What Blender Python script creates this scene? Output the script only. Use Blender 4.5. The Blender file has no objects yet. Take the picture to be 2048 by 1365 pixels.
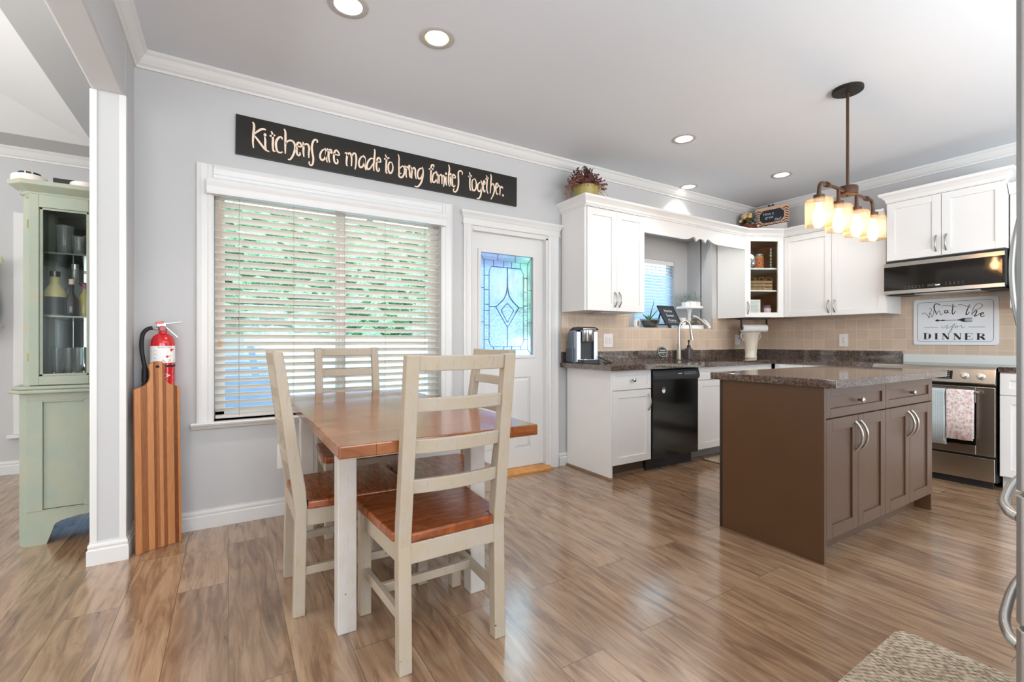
import bpy, bmesh, math, random
from mathutils import Vector, Matrix
random.seed(7)
PI = math.pi
SC = bpy.context.scene
COL = SC.collection
R = math.radians

# ------------------------------------------------------------------ camera, world, exposure
cam = bpy.data.cameras.new('camera'); cam_ob = bpy.data.objects.new('camera', cam); COL.objects.link(cam_ob)
cam.sensor_width = 36; cam.sensor_fit = 'HORIZONTAL'; cam.lens = 926.0 / 2048 * 36
cam.clip_start = 0.02; cam.clip_end = 200
cam_ob.location = (0, 0, 1.11); cam_ob.rotation_euler = (PI / 2, 0, -(PI / 2 - R(58.5)))
SC.camera = cam_ob
SC.view_settings.view_transform = 'Standard'; SC.view_settings.look = 'None'
SC.view_settings.gamma = 1; SC.view_settings.use_curve_mapping = False
SC.view_settings.exposure = -0.08
SC.render.film_transparent = False
cy = SC.cycles
cy.use_denoising = True
cy.max_bounces = 10; cy.diffuse_bounces = 5; cy.glossy_bounces = 5; cy.transmission_bounces = 8; cy.transparent_max_bounces = 16
cy.sample_clamp_indirect = 6.0; cy.caustics_reflective = False; cy.caustics_refractive = False

world = bpy.data.worlds.new('sky'); SC.world = world; world.use_nodes = True
wn = world.node_tree.nodes; wl = world.node_tree.links
bgn = wn['Background']; bgn.inputs[0].default_value = (0.80, 0.91, 1.0, 1); bgn.inputs[1].default_value = 6.0

def area(name, loc, rot, sx, sy, power, color=(1, 1, 1)):
    l = bpy.data.lights.new(name, 'AREA'); l.shape = 'RECTANGLE'; l.size = sx; l.size_y = sy; l.energy = power; l.color = color
    o = bpy.data.objects.new(name, l); COL.objects.link(o); o.location = loc; o.rotation_euler = rot
    return o
# daylight of the living-room windows behind the camera and of the dining-room windows on the left, then added fill lights
area('window_light_living', (1.6, -3.1, 1.45), (PI / 2 + R(22), 0, 0), 5.2, 2.1, 135, (0.93, 0.975, 1.0))
area('window_light_dining', (-4.35, 1.8, 1.5), (PI / 2 + R(15), 0, -PI / 2), 4.6, 2.0, 100, (0.97, 0.985, 1.0))
area('window_light_dining_front', (-2.1, -3.1, 1.35), (PI / 2 + R(5), 0, 0), 2.4, 1.9, 60, (0.95, 0.98, 1.0))
area('floor_lamp_uplight', (2.0, -1.7, 1.15), (PI, 0, 0), 3.2, 1.4, 265, (0.91, 0.965, 1.0))  # added fill facing up behind the camera, brightens the ceiling; no lamp stands here
area('dining_lamp_uplight', (-2.6, 2.2, 1.6), (PI, 0, 0), 1.4, 1.4, 70, (0.95, 0.98, 1.0))  # added fill facing up to brighten the dining tray ceiling
area('window_light_side', (5.44, -1.7, 1.5), (PI / 2 + R(22), 0, PI / 2), 2.4, 1.9, 65, (0.93, 0.975, 1.0))  # added fill for the far kitchen, set before a wall without a window
sun = bpy.data.lights.new('sun', 'SUN'); sun.energy = 14.0; sun.angle = R(2); sun.color = (1.0, 0.98, 0.95)
sun_ob = bpy.data.objects.new('sun', sun); COL.objects.link(sun_ob); sun_ob.rotation_euler = (R(38), R(-14), 0)

# ------------------------------------------------------------------ material helpers
def lin(h):
    h = h.lstrip('#'); v = [int(h[i:i + 2], 16) / 255 for i in (0, 2, 4)]
    return tuple((x / 12.92 if x <= 0.04045 else ((x + 0.055) / 1.055) ** 2.4) for x in v) + (1,)
MATS = {}
def newmat(name):
    m = bpy.data.materials.new(name); m.use_nodes = True; MATS[name] = m
    nt = m.node_tree
    return m, nt, nt.nodes['Principled BSDF']
def setp(p, col=None, rough=None, metal=None, spec=None, trans=None, emit=None, es=0, coat=None, ior=None, alpha=None, sheen=None):
    if col is not None: p.inputs['Base Color'].default_value = lin(col) if isinstance(col, str) else col
    if rough is not None: p.inputs['Roughness'].default_value = rough
    if metal is not None: p.inputs['Metallic'].default_value = metal
    if spec is not None: p.inputs['Specular IOR Level'].default_value = spec
    if trans is not None: p.inputs['Transmission Weight'].default_value = trans
    if ior is not None: p.inputs['IOR'].default_value = ior
    if coat is not None: p.inputs['Coat Weight'].default_value = coat; p.inputs['Coat Roughness'].default_value = 0.08
    if emit is not None: p.inputs['Emission Color'].default_value = lin(emit); p.inputs['Emission Strength'].default_value = es
def N(nt, typ, **kw):
    n = nt.nodes.new(typ)
    for k, v in kw.items(): setattr(n, k, v)
    return n
def coords(nt, scale=(1, 1, 1), rot=(0, 0, 0), kind='Object', loc=(0, 0, 0)):
    t = N(nt, 'ShaderNodeTexCoord'); mp = N(nt, 'ShaderNodeMapping')
    mp.inputs['Scale'].default_value = scale; mp.inputs['Rotation'].default_value = rot; mp.inputs['Location'].default_value = loc
    nt.links.new(t.outputs[kind], mp.inputs[0]); return mp.outputs[0]
def noise(nt, vec, scale, detail=4, rough=0.55, dist=0.0):
    n = N(nt, 'ShaderNodeTexNoise'); n.inputs['Scale'].default_value = scale; n.inputs['Detail'].default_value = detail
    n.inputs['Roughness'].default_value = rough; n.inputs['Distortion'].default_value = dist
    if vec is not None: nt.links.new(vec, n.inputs['Vector'])
    return n
def ramp(nt, fac, stops):
    r = N(nt, 'ShaderNodeValToRGB'); e = r.color_ramp.elements
    while len(e) > 1: e.remove(e[-1])
    e[0].position = stops[0][0]; e[0].color = lin(stops[0][1]) if isinstance(stops[0][1], str) else stops[0][1]
    for pos, c in stops[1:]:
        k = e.new(pos); k.color = lin(c) if isinstance(c, str) else c
    nt.links.new(fac, r.inputs[0]); return r.outputs[0]
def mix(nt, fac, a, b, mode='MIX'):
    m = N(nt, 'ShaderNodeMix', data_type='RGBA', blend_type=mode)
    if isinstance(fac, (int, float)): m.inputs[0].default_value = fac
    else: nt.links.new(fac, m.inputs[0])
    for i, v in ((6, a), (7, b)):
        if isinstance(v, str): m.inputs[i].default_value = lin(v)
        elif isinstance(v, tuple): m.inputs[i].default_value = v
        else: nt.links.new(v, m.inputs[i])
    return m.outputs[2]
def bump(nt, p, height, strength=0.2, dist=0.01):
    b = N(nt, 'ShaderNodeBump'); b.inputs['Strength'].default_value = strength; b.inputs['Distance'].default_value = dist
    nt.links.new(height, b.inputs['Height']); nt.links.new(b.outputs[0], p.inputs['Normal'])
def plain(name, col, rough=0.5, metal=0.0, var=0.0, vscale=6, bumps=0.0, bscale=60, **kw):
    m, nt, p = newmat(name); setp(p, col, rough, metal, **kw)
    if var or bumps: vec = coords(nt)
    if var:
        n = noise(nt, vec, vscale, 5); c = lin(col)
        lo = tuple(max(0, x * (1 - var)) for x in c[:3]) + (1,); hi = tuple(min(1, x * (1 + var)) for x in c[:3]) + (1,)
        nt.links.new(ramp(nt, n.outputs[0], [(0.3, lo), (0.7, hi)]), p.inputs['Base Color'])
    if bumps:
        n2 = noise(nt, vec, bscale, 3); bump(nt, p, n2.outputs[0], bumps, 0.002)
    return m
def emitter(name, col, s):
    m, nt, p = newmat(name); setp(p, col, 0.5, emit=col, es=s); return m
def glassy(name, col='#ffffff', gloss=0.08, rough=0.0, tint=1.0):
    # clear pane: lets light straight through and mirrors a little
    m, nt, p = newmat(name); nt.nodes.remove(p); out = nt.nodes['Material Output']
    t = N(nt, 'ShaderNodeBsdfTransparent'); t.inputs[0].default_value = lin(col)
    g = N(nt, 'ShaderNodeBsdfGlossy'); g.inputs['Roughness'].default_value = rough
    fr = N(nt, 'ShaderNodeLayerWeight'); fr.inputs['Blend'].default_value = 0.5
    pw = N(nt, 'ShaderNodeMath', operation='POWER'); pw.inputs[1].default_value = 4.0; nt.links.new(fr.outputs['Facing'], pw.inputs[0])
    mm = N(nt, 'ShaderNodeMath', operation='MULTIPLY_ADD'); mm.inputs[1].default_value = min(1.0, gloss * 12); mm.inputs[2].default_value = gloss
    nt.links.new(pw.outputs[0], mm.inputs[0])
    cl = N(nt, 'ShaderNodeClamp'); nt.links.new(mm.outputs[0], cl.inputs[0])
    mx = N(nt, 'ShaderNodeMixShader'); nt.links.new(cl.outputs[0], mx.inputs[0]); nt.links.new(t.outputs[0], mx.inputs[1]); nt.links.new(g.outputs[0], mx.inputs[2])
    nt.links.new(mx.outputs[0], out.inputs['Surface']); return m

# ------------------------------------------------------------------ materials
wall_paint = plain('wall_paint', '#c4c4c4', 0.85, bumps=0.05, bscale=90)
ceil_paint = plain('ceiling_paint', '#d9dde2', 0.9, bumps=0.06, bscale=70)
white = plain('white_trim_paint', '#dddcda', 0.35)
cabw = plain('white_cabinet_paint', '#ecebe9', 0.33)
cabi = plain('cabinet_interior_wood', '#c39d76', 0.5, var=0.2, vscale=8)
blackp = plain('black_paint', '#17150f', 0.35, var=0.25)
chalk = plain('chalkboard', '#2b3038', 0.8, var=0.2, vscale=20)
steel = plain('stainless_steel', '#b9b4ac', 0.24, 1.0, var=0.06)
fridgem = plain('fridge_steel', '#a9a9a8', 0.42, 0.85)
nickel = plain('brushed_nickel', '#b5b1aa', 0.28, 1.0)
chrome = plain('chrome', '#dcdfe3', 0.08, 1.0)
brass = plain('brass', '#c9a15a', 0.3, 1.0)
bronze = plain('oil_rubbed_bronze', '#4a301d', 0.42, 0.35)
canopy_m = plain('black_bronze', '#1b1510', 0.5, 0.3)
blackg = plain('black_gloss', '#0c0c0b', 0.12)
blackm = plain('black_satin', '#1a1b1d', 0.45)
dwpanel = plain('dishwasher_panel', '#22272d', 0.3)
islandm = plain('island_brown_paint', '#5c4029', 0.34, var=0.04)
islandf = plain('island_front_paint', '#5b4536', 0.34, var=0.04)
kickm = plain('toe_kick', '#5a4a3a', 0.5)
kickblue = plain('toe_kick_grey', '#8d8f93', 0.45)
oak = plain('oak', '#c98d4a', 0.4, var=0.25, vscale=14)
shoe = plain('shoe_moulding_wood', '#7c634b', 0.5, var=0.2, vscale=12)
red = plain('red_enamel', '#c8101a', 0.15, coat=0.5)
rubber = plain('black_rubber', '#141514', 0.6)
paperw = plain('white_paper', '#f1efee', 0.7)
ink = plain('dark_ink', '#23252a', 0.7)
inkred = plain('red_ink', '#cf2430', 0.6)
inkgrey = plain('grey_ink', '#8c8c90', 0.7)
ceramic = plain('white_ceramic', '#efeeec', 0.2)
plastic = plain('white_plastic', '#f1ecea', 0.35)
greyplastic = plain('grey_plastic', '#c9c3c2', 0.4)
cream = plain('cream_letter_paint', '#f2d9c2', 0.6)
chalkline = plain('chalk_line', '#cfd4d8', 0.8)
mirror = plain('mirror_back', '#cfd6d6', 0.02, 1.0)
glass = glassy('window_glass', '#f4fbf9', 0.05)
glass_cab = glassy('cabinet_glass', '#f8faf8', 0.005)
def shade_mat():
    m, nt, p = newmat('lamp_shade_glass'); nt.nodes.remove(p); out = nt.nodes['Material Output']
    t = N(nt, 'ShaderNodeBsdfTransparent'); t.inputs[0].default_value = lin('#fdf0e0'); d = N(nt, 'ShaderNodeBsdfTranslucent'); d.inputs[0].default_value = lin('#fff6ea')
    g = N(nt, 'ShaderNodeBsdfGlossy'); g.inputs['Roughness'].default_value = 0.03
    a = N(nt, 'ShaderNodeMixShader'); a.inputs[0].default_value = 0.05; nt.links.new(t.outputs[0], a.inputs[1]); nt.links.new(d.outputs[0], a.inputs[2])
    b = N(nt, 'ShaderNodeMixShader'); b.inputs[0].default_value = 0.06; nt.links.new(a.outputs[0], b.inputs[1]); nt.links.new(g.outputs[0], b.inputs[2])
    nt.links.new(b.outputs[0], out.inputs['Surface']); return m
lamp_glass = shade_mat()
came = plain('lead_came', '#4a5558', 0.35, 0.8)
soil = plain('soil_pebbles', '#4a3d33', 0.8, var=0.5, vscale=60)
leafg = plain('leaf_green', '#3f8f3f', 0.4, var=0.3, vscale=30)
leafd = plain('leaf_dark_green', '#2f4a3e', 0.4, var=0.3, vscale=30)
leafs = plain('leaf_sage', '#7f938c', 0.6, var=0.3, vscale=40)
bulb_m = emitter('bulb_glow', '#ffe9cc', 60)
can_m = emitter('recessed_bulb_glow', '#fff6e8', 16)
sage = None
def make_speckle(name, stops, scale, rough, detail=6, coat=None):
    m, nt, p = newmat(name); vec = coords(nt); n = noise(nt, vec, scale, detail, 0.75)
    v = N(nt, 'ShaderNodeTexVoronoi'); v.inputs['Scale'].default_value = scale * 2.2; nt.links.new(vec, v.inputs['Vector'])
    a = ramp(nt, n.outputs[0], stops); b = mix(nt, 0.35, a, v.outputs['Color'], 'OVERLAY')
    hsv = N(nt, 'ShaderNodeHueSaturation'); hsv.inputs['Saturation'].default_value = 0.8; nt.links.new(b, hsv.inputs['Color'])
    nt.links.new(hsv.outputs[0], p.inputs['Base Color']); setp(p, None, rough, coat=coat); return m
granite = make_speckle('brown_granite', [(0.30, '#1d1714'), (0.45, '#4a3a32'), (0.56, '#6b564a'), (0.68, '#8b7363'), (0.78, '#3a2d26')], 75, 0.055)
granite.node_tree.nodes['Principled BSDF'].inputs['IOR'].default_value = 2.1

def wood_grain(name, stops, rough, sx, sy, sz, scale=6.0, dist=2.0, coat=None, spec=None, bumpv=0.0):
    m, nt, p = newmat(name); vec = coords(nt, (sx, sy, sz)); n = noise(nt, vec, scale, 7, 0.6, dist)
    nt.links.new(ramp(nt, n.outputs[0], stops), p.inputs['Base Color']); setp(p, None, rough, coat=coat, spec=spec)
    if bumpv: bump(nt, p, n.outputs[0], bumpv, 0.002)
    return m
def distressed(name, base, dark, warm, knots=True):
    m, nt, p = newmat(name); vec = coords(nt, (1, 1, 1)); n = noise(nt, vec, 9, 6, 0.65)
    a = ramp(nt, n.outputs[0], [(0.35, base), (0.62, warm), (0.75, base)])
    vec2 = coords(nt, (9, 9, 1.2)); n2 = noise(nt, vec2, 10, 5, 0.6)
    f = ramp(nt, n2.outputs[0], [(0.0, (0, 0, 0, 1)), (0.58, (0, 0, 0, 1)), (0.8, (0.55, 0.55, 0.55, 1))])
    b = mix(nt, f, a, dark)
    if not knots:
        n4 = noise(nt, coords(nt, (1, 1, 2.2)), 4.5, 3, 0.5); b = mix(nt, ramp(nt, n4.outputs[0], [(0.0, (0, 0, 0, 1)), (0.68, (0, 0, 0, 1)), (0.76, (0.55, 0.55, 0.55, 1))]), b, '#c0906a')
    v = N(nt, 'ShaderNodeTexVoronoi'); v.inputs['Scale'].default_value = 10; nt.links.new(coords(nt), v.inputs['Vector'])
    kn = ramp(nt, v.outputs['Distance'], [(0.0, (1, 1, 1, 1)), (0.028, (1, 1, 1, 1)), (0.045, (0, 0, 0, 1))])
    nt.links.new(mix(nt, kn, b, '#4a3b30') if knots else b, p.inputs['Base Color']); setp(p, None, 0.5)
    bump(nt, p, n2.outputs[0], 0.12, 0.002); return m
chair_paint = distressed('distressed_cream_paint', '#ada294', '#867a6e', '#ac9d87')
table_paint = distressed('distressed_white_paint', '#c4c0bb', '#a0978f', '#bfb6ab')
hutch_paint = distressed('sage_green_paint', '#98a394', '#8b978a', '#a3a692', knots=False)
seat_wood = wood_grain('chair_seat_wood', [(0.3, '#5e2d14'), (0.5, '#8a461f'), (0.7, '#a35d2e')], 0.25, 3, 14, 3, 4, 1.0)

def plank_floor():
    m, nt, p = newmat('laminate_planks'); t = N(nt, 'ShaderNodeTexCoord')
    mp = N(nt, 'ShaderNodeMapping'); mp.inputs['Rotation'].default_value = (0, 0, PI / 2); nt.links.new(t.outputs['Object'], mp.inputs[0])
    br = N(nt, 'ShaderNodeTexBrick'); br.offset = 0.37; br.inputs['Scale'].default_value = 1
    br.inputs['Brick Width'].default_value = 1.25; br.inputs['Row Height'].default_value = 0.192
    br.inputs['Mortar Size'].default_value = 0.0016; br.inputs['Mortar Smooth'].default_value = 0.2; br.inputs['Bias'].default_value = 0
    br.inputs['Color1'].default_value = (0, 0, 0, 1); br.inputs['Color2'].default_value = (1, 1, 1, 1); br.inputs['Mortar'].default_value = (0.5, 0.5, 0.5, 1)
    nt.links.new(mp.outputs[0], br.inputs['Vector'])
    # shift the grain from plank to plank
    sc = N(nt, 'ShaderNodeVectorMath', operation='SCALE'); sc.inputs['Scale'].default_value = 7.3; nt.links.new(br.outputs['Color'], sc.inputs[0])
    mp2 = N(nt, 'ShaderNodeMapping'); mp2.inputs['Scale'].default_value = (7.5, 0.85, 1); nt.links.new(t.outputs['Object'], mp2.inputs[0])
    ad = N(nt, 'ShaderNodeVectorMath', operation='ADD'); nt.links.new(mp2.outputs[0], ad.inputs[0]); nt.links.new(sc.outputs[0], ad.inputs[1])
    n = noise(nt, ad.outputs[0], 3.0, 8, 0.64, 1.2)
    g = ramp(nt, n.outputs[0], [(0.25, '#5c4a3c'), (0.38, '#84664f'), (0.54, '#a58669'), (0.74, '#bc9e83')])
    mp3 = N(nt, 'ShaderNodeMapping'); mp3.inputs['Scale'].default_value = (60, 2.0, 1); nt.links.new(t.outputs['Object'], mp3.inputs[0])
    n3 = noise(nt, mp3.outputs[0], 3, 4, 0.6)
    g2 = mix(nt, 0.30, g, ramp(nt, n3.outputs[0], [(0.35, '#7d6855'), (0.65, '#bda38b')]), 'MULTIPLY')
    g2 = mix(nt, 0.5, g, g2)
    tone = mix(nt, 0.22, g2, br.outputs['Color'], 'SOFT_LIGHT')
    fin = mix(nt, br.outputs['Fac'], tone, '#64513f')
    nt.links.new(fin, p.inputs['Base Color']); setp(p, None, 0.18, spec=0.9, ior=1.75)
    rr = N(nt, 'ShaderNodeMapRange'); rr.inputs['To Min'].default_value = 0.12; rr.inputs['To Max'].default_value = 0.24
    nt.links.new(n3.outputs[0], rr.inputs['Value']); nt.links.new(rr.outputs[0], p.inputs['Roughness'])
    bump(nt, p, mix(nt, br.outputs['Fac'], n.outputs[0], (0, 0, 0, 1)), 0.05, 0.002)
    return m
floor_m = plank_floor()

def table_top_mat():
    m, nt, p = newmat('honey_pine_planks'); t = N(nt, 'ShaderNodeTexCoord')
    br = N(nt, 'ShaderNodeTexBrick'); br.offset = 0.5; br.inputs['Scale'].default_value = 1
    br.inputs['Brick Width'].default_value = 0.52; br.inputs['Row Height'].default_value = 0.16
    br.inputs['Mortar Size'].default_value = 0.0015; br.inputs['Color1'].default_value = (0, 0, 0, 1); br.inputs['Color2'].default_value = (1, 1, 1, 1)
    nt.links.new(t.outputs['Object'], br.inputs['Vector'])
    sc = N(nt, 'ShaderNodeVectorMath', operation='SCALE'); sc.inputs['Scale'].default_value = 5.1; nt.links.new(br.outputs['Color'], sc.inputs[0])
    mp2 = N(nt, 'ShaderNodeMapping'); mp2.inputs['Scale'].default_value = (1.2, 11, 4); nt.links.new(t.outputs['Object'], mp2.inputs[0])
    ad = N(nt, 'ShaderNodeVectorMath', operation='ADD'); nt.links.new(mp2.outputs[0], ad.inputs[0]); nt.links.new(sc.outputs[0], ad.inputs[1])
    n = noise(nt, ad.outputs[0], 3.0, 7, 0.6, 1.0)
    g = ramp(nt, n.outputs[0], [(0.3, '#6a3519'), (0.5, '#8c5029'), (0.7, '#a26a3e')])
    g = mix(nt, 0.25, g, br.outputs['Color'], 'SOFT_LIGHT')
    nt.links.new(mix(nt, br.outputs['Fac'], g, '#5f3416'), p.inputs['Base Color']); setp(p, None, 0.15, spec=0.8)
    bump(nt, p, mix(nt, br.outputs['Fac'], n.outputs[0], (0, 0, 0, 1)), 0.12, 0.003); return m
table_wood = table_top_mat()

def tile_mat(name, swap):
    m, nt, p = newmat(name); t = N(nt, 'ShaderNodeTexCoord'); sp = N(nt, 'ShaderNodeSeparateXYZ'); nt.links.new(t.outputs['Object'], sp.inputs[0])
    cb = N(nt, 'ShaderNodeCombineXYZ'); nt.links.new(sp.outputs[1 if swap else 0], cb.inputs[0]); nt.links.new(sp.outputs[2], cb.inputs[1])
    ad = N(nt, 'ShaderNodeVectorMath', operation='ADD'); ad.inputs[1].default_value = (20.03, 20.085, 0); nt.links.new(cb.outputs[0], ad.inputs[0])
    br = N(nt, 'ShaderNodeTexBrick'); br.offset = 0.0; br.inputs['Scale'].default_value = 1
    br.inputs['Brick Width'].default_value = 0.1015; br.inputs['Row Height'].default_value = 0.1015; br.inputs['Mortar Size'].default_value = 0.0022
    br.inputs['Mortar Smooth'].default_value = 0.3
    br.inputs['Color1'].default_value = lin('#c8b4a0'); br.inputs['Color2'].default_value = lin('#d3c0ad'); br.inputs['Mortar'].default_value = lin('#ded2c5')
    nt.links.new(ad.outputs[0], br.inputs['Vector']); n = noise(nt, ad.outputs[0], 14, 5, 0.6)
    c = mix(nt, 0.25, br.outputs['Color'], ramp(nt, n.outputs[0], [(0.3, '#a9917b'), (0.7, '#e0d0be')]), 'SOFT_LIGHT')
    nt.links.new(c, p.inputs['Base Color']); setp(p, None, 0.32)
    inv = N(nt, 'ShaderNodeMath', operation='SUBTRACT'); inv.inputs[0].default_value = 1; nt.links.new(br.outputs['Fac'], inv.inputs[1])
    bump(nt, p, inv.outputs[0], 0.35, 0.002); return m
tile_back = tile_mat('beige_tile_back', False); tile_right = tile_mat('beige_tile_right', True)

def board_mat():
    # strips of mixed hardwood along the board
    m, nt, p = newmat('striped_hardwood'); t = N(nt, 'ShaderNodeTexCoord'); sp = N(nt, 'ShaderNodeSeparateXYZ'); nt.links.new(t.outputs['Object'], sp.inputs[0])
    mr = N(nt, 'ShaderNodeMapRange'); mr.inputs['From Min'].default_value = -0.105; mr.inputs['From Max'].default_value = 0.105
    nt.links.new(sp.outputs[0], mr.inputs['Value'])
    r = N(nt, 'ShaderNodeValToRGB'); r.color_ramp.interpolation = 'CONSTANT'; e = r.color_ramp.elements
    st = [(0, '#c58f63'), (0.13, '#9a6a43'), (0.27, '#c9966a'), (0.40, '#8b5a35'), (0.46, '#a87248'), (0.52, '#c9996f'), (0.60, '#94603a'), (0.68, '#c08e62'), (0.84, '#7d4c2a'), (0.93, '#c98f58')]
    e[0].position = 0; e[0].color = lin(st[0][1]); e[1].position = st[1][0]; e[1].color = lin(st[1][1])
    for a, b in st[2:]: k = e.new(a); k.color = lin(b)
    nt.links.new(mr.outputs[0], r.inputs[0])
    n = noise(nt, coords(nt, (16, 16, 2.2)), 2.2, 7, 0.65, 2.5)
    c = mix(nt, 0.55, r.outputs[0], ramp(nt, n.outputs[0], [(0.3, '#6e4427'), (0.5, '#9c7a58'), (0.7, '#c7a584')]), 'SOFT_LIGHT')
    nt.links.new(c, p.inputs['Base Color']); setp(p, None, 0.5); return m
board_m = board_mat()

def weave_mat():
    m, nt, p = newmat('woven_mat'); w = N(nt, 'ShaderNodeTexWave', wave_type='BANDS', bands_direction='DIAGONAL'); w.inputs['Scale'].default_value = 26; w.inputs['Distortion'].default_value = 3
    w.inputs['Detail'].default_value = 2
    vec = coords(nt); nt.links.new(vec, w.inputs['Vector']); v = N(nt, 'ShaderNodeTexVoronoi'); v.inputs['Scale'].default_value = 110; nt.links.new(coords(nt, (1, 0.5, 1), (0, 0, 0.6)), v.inputs['Vector'])
    c = ramp(nt, v.outputs['Distance'], [(0.1, '#5e4d3c'), (0.4, '#a3927c'), (0.8, '#c9bba6')]); c = mix(nt, 0.35, c, w.outputs['Color'], 'SOFT_LIGHT')
    nt.links.new(c, p.inputs['Base Color']); setp(p, None, 0.9); bump(nt, p, v.outputs['Distance'], 0.5, 0.004); return m
weave = weave_mat()

def hedge_mat():
    m, nt, p = newmat('hedge_leaves'); n = noise(nt, coords(nt, (1, 1, 1)), 34, 8, 0.75); n2 = noise(nt, coords(nt), 1.6, 3)
    c = ramp(nt, n.outputs[0], [(0.36, '#16382e'), (0.46, '#3b7560'), (0.54, '#74ab8c'), (0.64, '#cfe6d2')])
    nt.links.new(mix(nt, 0.4, c, ramp(nt, n2.outputs[0], [(0.35, '#5a988c'), (0.65, '#9cc298')]), 'OVERLAY'), p.inputs['Base Color']); setp(p, None, 0.7); return m
hedge_m = hedge_mat()
patio_m = plain('patio_concrete', '#9db6d6', 0.8, var=0.1)
fence_m = plain('dark_fence_wood', '#3b4658', 0.7, var=0.2)

def slat_mat():
    m, nt, p = newmat('cream_blind_slat'); nt.nodes.remove(p); out = nt.nodes['Material Output']
    d = N(nt, 'ShaderNodeBsdfDiffuse'); d.inputs[0].default_value = lin('#f4f0ea'); t = N(nt, 'ShaderNodeBsdfTranslucent'); t.inputs[0].default_value = lin('#f8efe6')
    g = N(nt, 'ShaderNodeBsdfGlossy'); g.inputs['Roughness'].default_value = 0.35
    a = N(nt, 'ShaderNodeMixShader'); a.inputs[0].default_value = 0.45; nt.links.new(d.outputs[0], a.inputs[1]); nt.links.new(t.outputs[0], a.inputs[2])
    b = N(nt, 'ShaderNodeMixShader'); b.inputs[0].default_value = 0.05; nt.links.new(a.outputs[0], b.inputs[1]); nt.links.new(g.outputs[0], b.inputs[2])
    nt.links.new(b.outputs[0], out.inputs['Surface']); return m
slat_m = slat_mat()
def slat_white_mat():
    m, nt, p = newmat('white_blind_slat'); nt.nodes.remove(p); out = nt.nodes['Material Output']
    d = N(nt, 'ShaderNodeBsdfDiffuse'); d.inputs[0].default_value = lin('#eef2f6'); t = N(nt, 'ShaderNodeBsdfTranslucent'); t.inputs[0].default_value = lin('#e4f0fa')
    a = N(nt, 'ShaderNodeMixShader'); a.inputs[0].default_value = 0.72; nt.links.new(d.outputs[0], a.inputs[1]); nt.links.new(t.outputs[0], a.inputs[2])
    nt.links.new(a.outputs[0], out.inputs['Surface']); return m
slatw_m = slat_white_mat()
def leaded_mat():
    m, nt, p = newmat('textured_glass'); nt.nodes.remove(p); out = nt.nodes['Material Output']
    t = N(nt, 'ShaderNodeBsdfTransparent'); t.inputs[0].default_value = lin('#e6f3f4')
    rf = N(nt, 'ShaderNodeBsdfRefraction'); rf.inputs['IOR'].default_value = 1.12; rf.inputs['Roughness'].default_value = 0.22; rf.inputs[0].default_value = lin('#e3f1f6')
    g = N(nt, 'ShaderNodeBsdfGlossy'); g.inputs['Roughness'].default_value = 0.06
    n = noise(nt, coords(nt), 55, 3, 0.6); b = N(nt, 'ShaderNodeBump'); b.inputs['Strength'].default_value = 0.25; b.inputs['Distance'].default_value = 0.006
    nt.links.new(n.outputs[0], b.inputs['Height']); nt.links.new(b.outputs[0], rf.inputs['Normal']); nt.links.new(b.outputs[0], g.inputs['Normal'])
    a = N(nt, 'ShaderNodeMixShader'); a.inputs[0].default_value = 0.75; nt.links.new(t.outputs[0], a.inputs[1]); nt.links.new(rf.outputs[0], a.inputs[2])
    c = N(nt, 'ShaderNodeMixShader'); c.inputs[0].default_value = 0.10; nt.links.new(a.outputs[0], c.inputs[1]); nt.links.new(g.outputs[0], c.inputs[2])
    nt.links.new(c.outputs[0], out.inputs['Surface']); return m
leaded = leaded_mat()

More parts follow.
